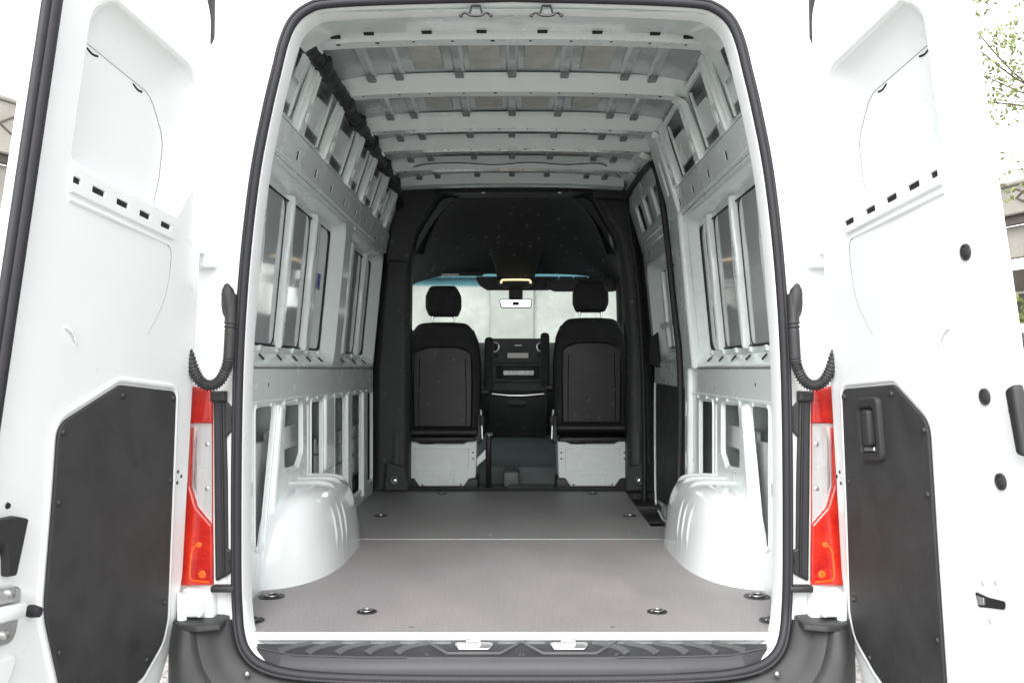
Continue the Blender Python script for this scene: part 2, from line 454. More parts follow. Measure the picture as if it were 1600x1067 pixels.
# ---- wheel arches
def wheel_arch(s):
    NY, NP = 220, 64
    rows = []
    for i in range(NY + 1):
        t = i / NY; Y = 0.525 + 1.13 * t
        q = 2 * t - 1
        g = max(0.0, 1 - abs(q) ** (2.6 if q < 0 else 4.5)) ** (1 / 2.1)
        h = max(0.0, 1 - abs(q) ** (5.0 if q < 0 else 3.4)) ** (1 / 2.4)
        row = []
        for j in range(NP + 1):
            ph = j / NP * math.pi / 2
            cx = max(0, math.cos(ph)) ** (2 / 4.6); cz = math.sin(ph) ** (2 / 4.2) if ph > 0 else 0
            bump = 0
            for yb in (0.90, 0.985, 1.07):                       # pressed beads on the forward flank
                e = math.exp(-((Y - yb) / 0.008) ** 2) * (1 / (1 + math.exp((ph - 0.50) * 18))) * (1 / (1 + math.exp((0.09 - ph) * 50)))
                bump += 0.0055 * e
            for yb in (1.02, 1.17, 1.32):                        # beads across the top
                e = math.exp(-((Y - yb + 0.25 * (ph - 1.25)) / 0.010) ** 2) * (1 / (1 + math.exp((0.98 - ph) * 30)))
                bump += 0.010 * e
            X = ARCH + 0.012 - (0.228 * g + bump * g) * cx * (1 - 0.13 * cz * cx) - 0.006 * g
            Z = -0.004 + (0.325 * h + bump) * cz
            row.append((s * X, Y, Z))
        rows.append(row)
    return vp(loft('wheel_arch', rows, 'arch_paint', van, closed=False, angle=70))
for s in (-1, 1): wheel_arch(s)

# ---- side walls: flat pressed sheets, mirrored; the +X side has a sliding door further forward
LOW, WIN0, WIN1, RAIL1, UP1 = (0.885, 0.0), (0.885, 0.775), (0.815, 1.50), (0.79, 1.625), (0.70, 1.905)
def wall_frame(s, a, b):
    """sheet frame from profile point a up to b: u = along the van, v = up the slope, w = into the hold"""
    O = Vector((s * a[0], 0, a[1])); V = Vector((s * (b[0] - a[0]), 0, b[1] - a[1])); L = V.length; V.normalize()
    U = Vector((0, 1, 0)); W = Vector((-s * V.z, 0, s * V.x))
    if W.x * s > 0: W = -W
    return (O, U, V, W), L
def on_wall(fr, u, v, w_=0.0):
    O, U, V, W = fr
    return O + U * u + V * v + W * w_
def beads(name, fr, spans, m, parent, r=0.006):
    for a, b in spans:
        tube(name, [on_wall(fr, a[0], a[1], 0.001), on_wall(fr, b[0], b[1], 0.001)], r, m, parent, n=8)

def side_wall(s):
    yend = 3.14 if s < 0 else 1.80
    # lower sheet, pierced
    fr, L = wall_frame(s, LOW, WIN0)
    holes = [rect(0.385, 0.412, 0.39, 0.63, 0.012), rect(0.385, 0.412, 0.19, 0.345, 0.012),
             rc([(0.445, 0.16), (0.535, 0.16), (0.70, 0.60), (0.70, 0.638), (0.445, 0.638)], 0.025),
             rc([(0.84, 0.39), (1.06, 0.38), (1.14, 0.43), (1.14, 0.628), (0.84, 0.628)], 0.03),
             rect(1.245, 1.272, 0.31, 0.62, 0.01)]
    if s < 0:
        holes += [rect(1.33, 1.55, 0.22, 0.626, 0.02), rect(1.865, 2.14, 0.15, 0.626, 0.03), rect(2.336, 2.66, 0.075, 0.626, 0.03), rect(2.86, 3.08, 0.09, 0.626, 0.03)]
    else:
        holes += [rect(1.33, 1.60, 0.22, 0.626, 0.02)]
    wall = vp(plate('side_panel', rect(0.03, yend, -0.02, L), holes, 0.012, 0.004, fr, 'inner_paint', van))
    # pressed lips round the larger holes
    for h in holes[2:4] + holes[5:]:
        hh = offset(h if area(h) > 0 else h[::-1], -0.012)
        pts = [on_wall(fr, u, v, 0.012) for u, v in hh]
        tube('hole_lip', pts, 0.0055, 'inner_paint', wall, n=6, closed=True)
    # belt bead, tabs along it
    tube('belt_bead', [on_wall(fr, 0.10, 0.655, 0.012), on_wall(fr, yend - 0.02, 0.655, 0.012)], 0.006, 'inner_paint', wall, n=8)
    for k in range(int((yend - 0.35) / 0.2)):
        u = 0.45 + 0.2 * k
        box('tab', s * (ARCH - 0.018), s * (ARCH - 0.010), u - 0.012, u + 0.012, 0.636, 0.652, 'inner_paint', wall, 0.002)
    lathe('hole', [(0.008, 0), (0.007, -s * 0.0006)], (s * (ARCH - 0.0122), 0.62, 0.715), 'X', 'dark', wall, n=10)
    # posts proud of the lower sheet
    posts = [(1.62, 1.82)] if s < 0 else []
    for a, b in ((0.715, 0.80),) + (((1.60, 1.80), (2.17, 2.30), (2.69, 2.83)) if s < 0 else ()):
        u0, u1 = a, b
        V, F, fs = plate_geo(rc([(u0, 0.30 if a < 1.7 else 0.03), (u1, 0.30 if a < 1.7 else 0.03), (u1, 0.64), (u0, 0.64)], 0.012), [], 0.026, 0.009, 2)
        build('wall_post', frame(V, fr), F, 'inner_paint', wall, flat=(fs, len(F)))
    # slanting brace between the first two openings
    V, F, fs = plate_geo(rc([(0.545, 0.03), (0.60, 0.03), (0.80, 0.635), (0.73, 0.635)], 0.01), [], 0.034, 0.012, 2)
    build('wall_brace', frame(V, fr), F, 'inner_paint', wall, flat=(fs, len(F)))
    # window-blank sheet
    frw, Lw = wall_frame(s, WIN0, WIN1)
    if s < 0: bays = [(0.12, 1.82), (1.99, 3.10)]
    else: bays = [(0.12, 1.68)]
    hs2 = [rect(a, b, 0.018, Lw - 0.024, 0.075, 6) for a, b in bays]
    ws = plate('window_surround', rect(0.03, yend, 0.0, Lw), hs2, 0.012, 0.006, frw, 'inner_paint', wall)
    depth = 0.050
    for (a, b), h in zip(bays, hs2):
        inner = rect(a + 0.03, b - 0.035, 0.052, Lw - 0.048, 0.06, 6)
        mid = rect(a + 0.012, b - 0.012, 0.028, Lw - 0.032, 0.07, 6)
        loops = [[on_wall(frw, u, v, w_) for u, v in lp] for lp, w_ in ((h, 0.006), (mid, -0.012), (inner, -depth), (offset(inner, 0.03), -depth - 0.003))]
        loft('window_jamb', loops, 'inner_paint', wall, angle=35)
        # thin black bonding line where the blank meets its frame
        bl = [on_wall(frw, u, v, -depth - 0.002) for u, v in offset(inner, 0.03)]
        tube('bond_line', bl, 0.0045, 'rubber', wall, n=6, closed=True)
        # bright pressed lip along the top
        tube('lip', [on_wall(frw, a + 0.05, Lw - 0.010, 0.014), on_wall(frw, b - 0.05, Lw - 0.010, 0.014)], 0.006, 'inner_paint', wall, n=8)
        # slits on the sloping sill
        n = 6 if a < 1 else 3
        for k in range(n):
            u = lerp(a + 0.25, b - 0.15, k / (n - 1 if n > 1 else 1))
            p, q = on_wall(frw, u, 0.031, -0.012), on_wall(frw, u + 0.03, 0.046, -0.036)
            tube('sill_slit', [p, q], 0.0045, 'dark', wall, n=5)
            box('sill_clip', s * 0.920, s * 0.935, u + 0.05, u + 0.085, 0.838, 0.860, 'inner_paint', wall, 0.003)
    # upright struts across the blanks
    struts = [(0.52, 0), (0.93, 0), (1.36, 1)] + ([(2.28, 1), (2.74, 1)] if s < 0 else [])
    for u, slotted in struts:
        wv = [(0.008, 0.075), (0.024, 0.13), (0.024, 0.31), (0.034, 0.35), (0.034, 0.46), (0.022, 0.50), (0.020, 0.62), (0.006, Lw - 0.055)]
        left = [(u - a, v) for a, v in wv]; right = [(u + a, v) for a, v in reversed(wv)]
        V, F, fs = plate_geo(left + right, [], 0.030, 0.012, 2)
        fr2 = (on_wall(frw, 0, 0, -depth - 0.004), frw[1], frw[2], frw[3])
        build('window_strut', frame(V, fr2), F, 'inner_paint', wall, flat=(fs, len(F)))
        if slotted:                                             # pierced strip riveted beside the strut
            V, F, fs = plate_geo(rect(u + 0.035, u + 0.125, 0.075, Lw - 0.07, 0.01),
                                 [rect(u + 0.062, u + 0.096, 0.14, 0.27, 0.004), rect(u + 0.062, u + 0.096, 0.30, 0.35, 0.004), rect(u + 0.062, u + 0.096, 0.42, 0.60, 0.004)], 0.014, 0.004)
            build('slotted_strip', frame(V, fr2), F, 'inner_paint', wall, flat=(fs, len(F)))
            for v0, v1 in ((0.14, 0.27), (0.30, 0.35), (0.42, 0.60)): plate('strip_slot_shade', rect(u + 0.061, u + 0.097, v0 - 0.001, v1 + 0.001), [], 0.0025, 0, (on_wall(frw, 0, 0, -depth + 0.0065), frw[1], frw[2], frw[3]), 'dark', wall)  # dark plate behind each slot paints the shade of the hollow
    # glossy blanks between the struts, each edged by a dark bonding bead
    us_ = [u for u, _ in struts]
    for (a, b) in bays:
        frb = (on_wall(frw, 0, 0, -depth - 0.012), frw[1], frw[2], frw[3])
        plate('window_blank', rect(a + 0.02, b - 0.02, 0.03, Lw - 0.03), [], 0.006, 0, frb, 'blank_paint', wall)
        cut = [a + 0.05] + [u for u in us_ if a < u < b] + [b - 0.05]
        frb = (on_wall(frw, 0, 0, -depth - 0.006), frw[1], frw[2], frw[3])
        for c0, c1 in zip(cut, cut[1:]):
            q = rc([(c0 + 0.035, 0.085, .02), (c1 - 0.045, 0.085, .05), (c1 - 0.045, Lw - 0.080, .06), (c0 + 0.035, Lw - 0.072, .03)], 0.03, 6)
            if c1 - c0 < 0.12: continue
            plate('blank_field', q, [], 0.005, 0.002, frb, 'blank_paint', wall)
            tube('bond_line', [on_wall(frw, u, v, -depth - 0.001) for u, v in q], 0.0035, 'rubber', wall, n=6, closed=True)
    if s < 0:
        fr2 = (on_wall(frw, 0, 0, -depth + 0.012), frw[1], frw[2], frw[3])
        plate('sticker', rect(1.505, 1.575, 0.36, 0.43, 0.004), [], 0.001, 0, fr2, 'blue_sticker', wall)
    # roof rail with square holes
    fru, Lr = wall_frame(s, WIN1, RAIL1)
    hr = []
    k = 0
    while 0.37 + 0.315 * k < yend - 0.03:
        u = 0.37 + 0.315 * k
        hr.append(rect(u - 0.014, u + 0.014, 0.040, 0.072, 0.004)); k += 1
    plate('roof_rail', rect(0.03, yend, 0, Lr), hr, 0.022, 0.003, fru, 'inner_paint', wall)
    for h_ in hr: plate('rail_hole_shade', offset(h_, -0.0005), [], 0.003, 0, (on_wall(fru, 0, 0, 0.0165), fru[1], fru[2], fru[3]), 'dark', wall)  # dark plate inside each hole stands in for its shade
    tube('lip', [on_wall(fru, 0.05, 0.012, 0.02), on_wall(fru, yend - 0.02, 0.012, 0.02)], 0.008, 'inner_paint', wall, n=8)
    # upper sheet: openings between upright ribs
    frp, Lp = wall_frame(s, RAIL1, UP1)
    ribs = [0.30, 0.64, 1.10, 1.62, 2.04, 2.50, 2.92]
    ribs = [r for r in ribs if r < yend - 0.02]
    hu = []
    for a, b in zip(ribs, ribs[1:]):
        hu.append(rc([(a + 0.062, 0.022), (b - 0.062, 0.022), (b - 0.052, 0.20), (b - 0.075, 0.268), (a + 0.052, 0.268)], 0.015))
    us = plate('upper_panel', rect(0.06, yend, 0, Lp), hu, 0.012, 0.004, frp, 'inner_paint', wall)
    for r in ribs:
        V, F, fs = plate_geo(rc([(r - 0.045, 0.0), (r + 0.045, 0.0), (r + 0.030, Lp), (r - 0.030, Lp)], 0.01),
                             [rect(r - 0.010, r + 0.010, 0.12, 0.22, 0.004), rect(r - 0.013, r + 0.013, 0.05, 0.085, 0.004)], 0.032, 0.010, 2)
        build('wall_rib', frame(V, frp), F, 'inner_paint', wall, flat=(fs, len(F)))
        for q_ in (rect(r - 0.011, r + 0.011, 0.119, 0.221), rect(r - 0.014, r + 0.014, 0.049, 0.086)): plate('rib_slot_shade', q_, [], 0.002, 0, (on_wall(frp, 0, 0, 0.020), frp[1], frp[2], frp[3]), 'dark', wall)  # dark backing plates put the slots' shade into colour
        for du in (-0.052, 0.052):
            tube('rib_bead', [on_wall(frp, r + du, 0.01, 0.012), on_wall(frp, r + du * 0.7, Lp - 0.01, 0.012)], 0.005, 'inner_paint', wall, n=6)
    for a, b in zip(ribs, ribs[1:]):                              # recessed pressed plates half closing the openings
        m_ = lerp(a, b, .40)
        V, F, fs = plate_geo(rc([(m_, 0.075), (b - 0.03, 0.065), (b - 0.03, 0.205), (m_ + 0.02, 0.195), (m_ - 0.012, 0.15)], 0.012), [rect(b - 0.085, b - 0.067, 0.09, 0.19, 0.004)], 0.012, 0.005, 2)
        fr2 = (on_wall(frp, 0, 0, -0.022), frp[1], frp[2], frp[3])
        build('pressed_plate', frame(V, fr2), F, 'inner_paint', wall, flat=(fs, len(F)))
        tube('rib_bead', [on_wall(frp, b - 0.10, 0.03, -0.004), on_wall(frp, b - 0.095, 0.26, -0.004)], 0.007, 'inner_paint', wall, n=6)
    for f_, v_, w_ in ((fru, Lr - 0.002, 0.020), (frw, 0.003, 0.013), (fr, L - 0.12, 0.0125)):            # dark joints between the sheets
        tube('sheet_joint', [on_wall(f_, 0.06, v_, w_), on_wall(f_, yend - 0.02, v_, w_)], 0.0028, 'rib_foot', wall, n=5)
    return wall
walls = {s: side_wall(s) for s in (-1, 1)}

# outer skin of the body sides, seen through the openings and from outside
def skin_profile(s, grow=0.0):
    return [(s * (x + grow), z) for x, z in ((0.955, -0.35), (0.985, -0.1), (0.985, 0.5), (0.972, 0.85), (0.915, 1.35), (0.868, 1.64), (0.825, 1.80), (0.775, 1.925), (0.68, 2.015))]
for s in (-1, 1):
    y1 = 3.36 if s < 0 else 1.82
    prof = [(p.x, p.z) for p in spline([(x, 0, z) for x, z in skin_profile(s)], 3)]
    prof_in = [(x - s * 0.010, z) for x, z in prof]
    def skin_loop(pr, ya, yb):
        return [[(x, y, z) for x, z in pr] for y in (ya, 0.5, 1.2, yb) if True]
    vp(loft('outer_skin', skin_loop(prof, 0.07, y1), 'white_paint', van, closed=False, angle=60))
    o = vp(loft('inner_skin', skin_loop(prof_in, 0.07, y1), 'primer', van, closed=False, angle=60))
    # pressed inner quarter panel behind the low openings
    V, F, fs = plate_geo(rc([(0.30, -0.02), (0.82, -0.02), (0.80, 0.50), (0.30, 0.515)], 0.03), [], 0.012, 0.005, 2)
    build('quarter_panel', frame(V, ((s * 0.935, 0, 0), (0, 1, 0), (0, 0, 1), (-s, 0, 0))), F, 'white_paint', o, flat=(fs, len(F)))
    V, F, fs = plate_geo(rc([(0.82, 0.44), (1.30, 0.44), (1.30, 0.535), (0.82, 0.535)], 0.02), [], 0.016, 0.006, 2)
    build('quarter_panel', frame(V, ((s * 0.945, 0, 0), (0, 1, 0), (0, 0, 1), (-s, 0, 0))), F, 'white_paint', o, flat=(fs, len(F)))
    if s < 0:
        for z0, z1 in ((0.16, 0.26), (0.265, 0.36), (0.365, 0.44)):
            V, F, fs = plate_geo(rc([(1.72, z0), (3.1, z0), (3.1, z1), (1.72, z1)], 0.012), [], 0.012, 0.005, 2)
            build('quarter_panel', frame(V, ((s * 0.945, 0, 0), (0, 1, 0), (0, 0, 1), (-s, 0, 0))), F, 'inner_paint', o, flat=(fs, len(F)))
        # lumpy folded wiring and foam at the bottom of the cavity
        for k in range(10):
            y = 1.9 + 0.12 * k
            pts = spline([(s * (0.93 + random.uniform(-.01, .01)), y + random.uniform(-.05, .05), 0.05 + random.uniform(0, 0.10)) for _ in range(5)], 4)
            tube('cavity_cable', pts, 0.014, 'black_plastic', o, n=6)

# ---- sliding door on the +X side, shut, and the step well below it
def sliding_door():
    s = 1
    fr, L = wall_frame(s, (0.905, 0.0), (0.905, 0.775))
    frw, Lw = wall_frame(s, (0.905, 0.775), (0.835, 1.50))
    frp, Lp = wall_frame(s, (0.835, 1.50), (0.735, 1.83))
    y0, y1 = 1.90, 3.12
    d = vp(plate('sliding_door', rect(y0, y1, -0.15, L), [], 0.012, 0.004, fr, 'inner_paint', van))
    h = rect(2.04, 3.02, 0.04, Lw - 0.09, 0.08, 6)
    plate('window_surround', rect(y0, y1, 0, Lw), [h], 0.014, 0.006, frw, 'inner_paint', d)
    inner = rect(2.10, 2.97, 0.09, Lw - 0.12, 0.06, 6)
    loft('window_jamb', [[on_wall(frw, u, v, w_) for u, v in lp] for lp, w_ in ((h, 0.008), (offset(h if area(h) > 0 else h[::-1], 0.012), -0.01), (inner, -0.06), (offset(inner, 0.03), -0.062))], 'inner_paint', d, angle=35)
    tube('bond_line', [on_wall(frw, u, v, -0.061) for u, v in offset(inner, 0.03)], 0.005, 'rubber', d, n=6, closed=True)
    fr2 = (on_wall(frw, 0, 0, -0.066), frw[1], frw[2], frw[3])
    plate('window_blank', rect(2.05, 3.02, 0.04, Lw - 0.08), [], 0.004, 0, fr2, 'primer', d)
    for u in (2.35, 2.66, 2.86):
        V, F, fs = plate_geo(rc([(u - 0.028, 0.12), (u + 0.028, 0.12), (u + 0.02, Lw - 0.15), (u - 0.02, Lw - 0.15)], 0.01), [], 0.028, 0.01, 2)
        build('window_strut', frame(V, fr2), F, 'inner_paint', d, flat=(fs, len(F)))
    box('cross_bar', 0.90, 0.915, 2.12, 2.95, 1.02, 1.045, 'inner_paint', d, 0.006)
    hol = [rc([(a, 0.10), (a + 0.20, 0.10), (a + 0.20, 0.26), (a + 0.01, 0.25)], 0.02) for a in (2.10, 2.40, 2.70)]
    plate('door_header', rect(y0, y1, 0, Lp), hol, 0.02, 0.007, frp, 'inner_paint', d, bn=2)
    tube('lip', [on_wall(frp, 2.02, 0.045, 0.02), on_wall(frp, 3.03, 0.045, 0.02)], 0.012, 'inner_paint', d, n=8)
    fr3 = (on_wall(frp, 0, 0, -0.05), frp[1], frp[2], frp[3])
    plate('header_back', rect(y0, 3.345, -0.05, Lp + 0.02), [], 0.006, 0, fr3, 'primer', d)
    plate('trim_panel', rc([(1.93, 0.03), (2.96, -0.02), (2.985, 0.30), (2.985, 0.685), (2.05, 0.675), (2.02, 0.35), (1.95, 0.12)], 0.04), [], 0.008, 0.003,
          ((0.888, 0, 0), (0, 1, 0), (0, 0, 1), (-1, 0, 0)), 'trim_board', d)
    tube('panel_edge', [(0.876, y, z) for y, z in ((2.99, 0.69), (2.995, 0.4), (2.985, 0.1), (2.95, -0.06), (2.70, -0.10), (2.3, -0.10))], 0.007, 'inner_paint', d, n=8)
    # check strap guide
    loft('guide_gusset', [[(0.895, 2.99, 1.00), (0.895, 2.99, 0.78), (0.895, 2.86, 0.78)], [(0.84, 2.99, 0.96), (0.84, 2.99, 0.80), (0.84, 2.90, 0.80)]], 'black_plastic', d, cap0=True, cap1=True)
    # rubber seal round the opening
    pts = spline([(0.80, 1.885, -0.10), (0.845, 1.885, 0.05), (0.862, 1.885, 0.4), (0.862, 1.885, 0.78), (0.83, 1.885, 1.1), (0.795, 1.89, 1.45), (0.765, 1.90, 1.68),
                  (0.745, 1.95, 1.785), (0.735, 2.05, 1.815), (0.73, 2.4, 1.825), (0.73, 2.85, 1.825), (0.735, 3.0, 1.79), (0.765, 3.05, 1.6), (0.80, 3.06, 1.4), (0.84, 3.07, 0.9), (0.855, 3.07, 0.3), (0.85, 3.05, -0.05)], 5)
    pts = [Vector((p.x - 0.032, p.y, p.z)) for p in pts]
    tube('opening_seal', pts, 0.016, 'rubber', d, n=8)
    # pillar behind the sliding door
    V, F, fs = plate_geo(rc([(1.78, -0.02), (1.875, -0.02), (1.875, 0.78), (1.78, 0.78)], 0.012), [rect(1.822, 1.832, 0.30, 0.36, 0.003), rect(1.822, 1.832, 0.55, 0.61, 0.003)], 0.05, 0.014, 3)
    build('door_pillar', frame(V, ((0.90, 0, 0), (0, 1, 0), (0, 0, 1), (-1, 0, 0))), F, 'inner_paint', d, flat=(fs, len(F)))
    V, F, fs = plate_geo(rc([(1.66, 0.0), (1.875, 0.0), (1.875, 0.735), (1.66, 0.735)], 0.01), [], 0.04, 0.014, 3)
    fq, _ = wall_frame(1, (0.888, 0.775), (0.818, 1.50))
    build('door_pillar', frame(V, fq), F, 'inner_paint', d, flat=(fs, len(F)))
    fq, _ = wall_frame(1, (0.818, 1.50), (0.70, 1.90))
    V, F, fs = plate_geo(rc([(1.66, 0.0), (1.875, 0.0), (1.875, 0.42), (1.66, 0.42)], 0.01), [rect(1.74, 1.77, 0.12, 0.28, 0.005)], 0.035, 0.012, 3)
    build('door_pillar', frame(V, fq), F, 'inner_paint', d, flat=(fs, len(F)))
    # roof side above the door
    vp(loft('door_lintel', [[(0.725, y, 1.835), (0.70, y, 1.905), (0.66, y, 1.93)] for y in (1.86, 2.5, 3.14)], 'inner_paint', van, closed=False))
    # exterior
    prof = [(x, z) for x, z in skin_profile(1) if z < 1.9]
    vp(loft('sliding_door_skin', [[(x + 0.004, y, z) for x, z in prof] for y in (1.825, 3.36)], 'white_paint', van, closed=False))
    vp(loft('roof_side', [[(0.83, y, 1.80), (0.775, y, 1.925), (0.68, y, 2.015)] for y in (1.82, 3.36)], 'white_paint', van, closed=False))
    # step well
    st = vp(box('step_well', 0.69, 0.93, 1.87, 3.22, -0.30, -0.285, 'black_plastic', van))
    box('step_riser', 0.674, 0.69, 1.862, 3.232, -0.30, -0.020, 'black_plastic', st)
    box('step_end', 0.69, 0.88, 1.845, 1.868, -0.30, -0.021, 'black_plastic', st)
    box('step_end', 0.72, 0.90, 3.19, 3.21, -0.30, 0.03, 'black_plastic', st)
    for k in range(9):
        box('step_rib', 0.70, 0.92, 1.95 + 0.13 * k, 1.975 + 0.13 * k, -0.285, -0.277, 'black_plastic', st, 0.003)
    box('step_ledge', 0.69, 0.90, 2.62, 3.19, -0.12, -0.10, 'black_plastic', st, 0.004)
    box('step_ledge', 0.69, 0.90, 2.86, 3.19, -0.10, -0.05, 'black_plastic', st, 0.004)
sliding_door()

# ---- roof: skin, cross bows, stiffening ribs, damping pads
def roof_z(x): return 1.962 - 0.03 * (x / 0.75) ** 2 - 0.02 * (abs(x) / 0.75) ** 6
xs = [-0.80 + 1.6 * k / 24 for k in range(25)]
vp(loft('roof_skin', [[(x, y, roof_z(x)) for x in xs] for y in (0.02, 1.0, 2.0, 3.3)], 'roof_primer', van, closed=False))
vp(loft('roof_outer_skin', [[(x, y, roof_z(x) + 0.07) for x in [-0.76 + 1.52 * k / 24 for k in range(25)]] for y in (0.05, 1.0, 2.0, 3.3)], 'white_paint', van, closed=False))
BOWS = [0.47, 1.07, 1.64, 2.04, 2.52]
def bow_z(x): return 1.890 - 0.020 * (abs(x) / 0.68) ** 2.5
def roof_bow(y, name='roof_bow', wd=0.085):
    X = [-0.70 + 1.40 * k / 28 for k in range(29)]
    prof = [(-0.075, 0.064), (-0.060, 0.058), (-0.046, 0.044), (-0.038, 0.010), (-0.030, 0.0), (0.030, 0.0), (0.038, 0.010), (0.045, 0.044), (0.075, 0.062)]
    # u = along the van, h = above the bow's lower face
    loops = [[(x, y + u, bow_z(x) + h) for u, h in prof] for x in X]
    b = vp(loft(name, loops, 'inner_paint', van, closed=False, angle=50))
    # row of holes in the lower flange
    for k in range(10):
        x = -0.60 + 0.1333 * k + random.uniform(-0.01, 0.01)
        r = random.choice((0.006, 0.006, 0.009))
        lathe('hole', [(r, 0), (r * 0.9, -0.0008)], (x, y - 0.012, bow_z(x)), 'Z', 'dark', b, n=8)
    for x in (-0.44, 0.44):                                # folded seam of the end pieces
        box('end_seam', x - 0.001, x + 0.001, y - 0.0395, y - 0.036, bow_z(x) + 0.008, bow_z(x) + 0.048, 'primer', b)
    # gusset feet that tie the bow to the wall
    for s in (-1, 1):
        loft('bow_foot', [[(s * 0.655, y - 0.05, bow_z(0.655) - 0.001), (s * 0.655, y + 0.05, bow_z(0.655) - 0.001)], [(s * 0.70, y - 0.055, 1.845), (s * 0.70, y + 0.055, 1.845)],
                           [(s * 0.735, y - 0.055, 1.76), (s * 0.735, y + 0.055, 1.76)]], 'inner_paint', b, closed=False)
    return b
for y in BOWS: roof_bow(y)
edges = [0.10] + BOWS + [3.0]
for a, b in zip(edges, edges[1:]):
    if b - a < 0.1: continue
    for x in (-0.56, -0.45, -0.21, 0.0, 0.21, 0.45, 0.56):
        pr = [(-0.024, 0.0), (-0.012, -0.014), (0.012, -0.014), (0.024, 0.0)]
        zz = roof_z(x) - 0.0
        loops = [[(x + u, y, zz + h * k) for u, h in pr] for y, k in ((a + 0.055, 0.2), (a + 0.09, 1), (b - 0.10, 1), (b - 0.06, 0.2))]
        vp(loft('roof_rib', loops, 'roof_primer', van, closed=False, angle=25))
        vp(box('rib_foot', x - 0.017, x + 0.017, b - 0.115, b - 0.05, zz - 0.024, zz - 0.010, 'rib_foot', van, 0.004))
    if b - a > 0.3:
        for x in (-0.325, -0.105, 0.105, 0.325):
            if a + 0.08 < b - 0.14:
                V, F, fs = plate_geo(rect(x - 0.058, x + 0.058, a + 0.10, b - 0.12, 0.006), [], 0.004, 0.0015)
                zz = roof_z(x)
                vp(build('damping_pad', frame(V, ((0, 0, zz - 0.003), (1, 0, 0), (0, 1, 0), (0, 0, -1))), F, 'damping_pad', van, flat=(fs, len(F))))
# header above the doors
X = [-0.68 + 1.36 * k / 28 for k in range(29)]
def head_z(x): return 1.823 - 0.012 * (abs(x) / 0.6) ** 2 - 0.055 * max(0, (abs(x) - 0.52) / 0.16) ** 2
hd = vp(loft('door_header', [[(x, y, head_z(x) + h) for x in X] for y, h in ((0.0, 0.0), (0.05, 0.006), (0.055, 0.018), (0.20, 0.045), (0.34, 0.058), (0.345, 0.075), (0.40, 0.085))], 'inner_paint', van, closed=False, angle=30))
for x in (-0.58, -0.47, -0.28, -0.10, 0.10, 0.28, 0.47, 0.58):
    box('notch', x - 0.017, x + 0.017, 0.325, 0.342, head_z(x) + 0.050, head_z(x) + 0.062, 'dark', hd, 0.003)
for xc in (-0.105, 0.10):                                   # two wire catches for the doors on the header
    tube('catch_wire', [(xc - 0.018, -0.018, 1.798), (xc - 0.018, -0.018, 1.804), (xc - 0.012, -0.018, 1.824), (xc + 0.012, -0.018, 1.824), (xc + 0.018, -0.018, 1.804), (xc + 0.018, -0.018, 1.798)], 0.0035, 'grey_plastic', hd, n=6)
    tube('catch_bar', spline([(xc - 0.044, -0.014, 1.798), (xc - 0.03, -0.020, 1.804), (xc - 0.015, -0.020, 1.796), (xc + 0.015, -0.020, 1.796), (xc + 0.03, -0.020, 1.804), (xc + 0.044, -0.014, 1.798)], 4), 0.004, 'grey_plastic', hd, n=6)
    for dx in (-0.044, 0.044):
        lathe('bolt', [(0.006, 0), (0.006, -0.006), (0.003, -0.008)], (xc + dx, -0.012, 1.798), 'Y', 'grey_plastic', hd, n=8)
# forward edge of the hold roof
vp(loft('roof_edge', [[(x, y, bow_z(x) + h) for x in X] for y, h in ((2.93, 0.07), (2.95, 0.012), (2.99, 0.0), (3.08, 0.01), (3.10, 0.06))], 'inner_paint', van, closed=False, angle=30))
# loose thin wire sagging along the forward bow
vp(tube('thin_wire', spline([(-0.66, 2.56, 1.87), (-0.5, 2.46, 1.905), (-0.3, 2.455, 1.915), (-0.1, 2.455, 1.905), (0.1, 2.455, 1.918), (0.3, 2.455, 1.905), (0.5, 2.46, 1.91), (0.62, 2.6, 1.86)], 6), 0.003, 'rubber', van, n=6))

# ---- wrapped wiring loom along the roof corner
pts = spline([(-0.665, 0.16, 1.835), (-0.690, 0.34, 1.862), (-0.690, 0.60, 1.868), (-0.682, 1.0, 1.870), (-0.690, 1.3, 1.868), (-0.685, 1.7, 1.872), (-0.690, 2.1, 1.868), (-0.690, 2.6, 1.868), (-0.70, 2.95, 1.85), (-0.71, 3.14, 1.80)], 14)
rad = [0.028 + 0.004 * noise.noise(Vector((0, i * 0.17, 0))) + 0.0022 * math.sin(i * 1.9) for i in range(len(pts))]
loom = vp(tube('wiring_loom', pts, rad, 'black_plastic', van, n=14))
for i, k in enumerate((16, 30, 47, 61, 74, 90, 104)):
    p = pts[k]; d = (pts[k + 1] - pts[k - 1]).normalized()
    q = [p + d * t for t in (-0.05, -0.035, 0, 0.035, 0.05)]
    tube('loom_wrap', q, [0.030, 0.037, 0.040, 0.037, 0.030], 'black_plastic', loom, n=12)
    box('loom_clip', p.x + 0.01, p.x + 0.038, p.y - 0.02, p.y + 0.012, p.z - 0.002, p.z + 0.030, 'black_plastic', loom, 0.006)
for i in range(7):
    k = 8 + 15 * i
    a, b = pts[k], pts[k + 11]
    mid = (a + b) / 2 + Vector((0.012, 0, -0.034))
    tube('loom_tape', spline([a + Vector((0, 0, -0.022)), mid, b + Vector((0.01, 0, -0.022))], 5), 0.007, 'rubber', loom, n=6)

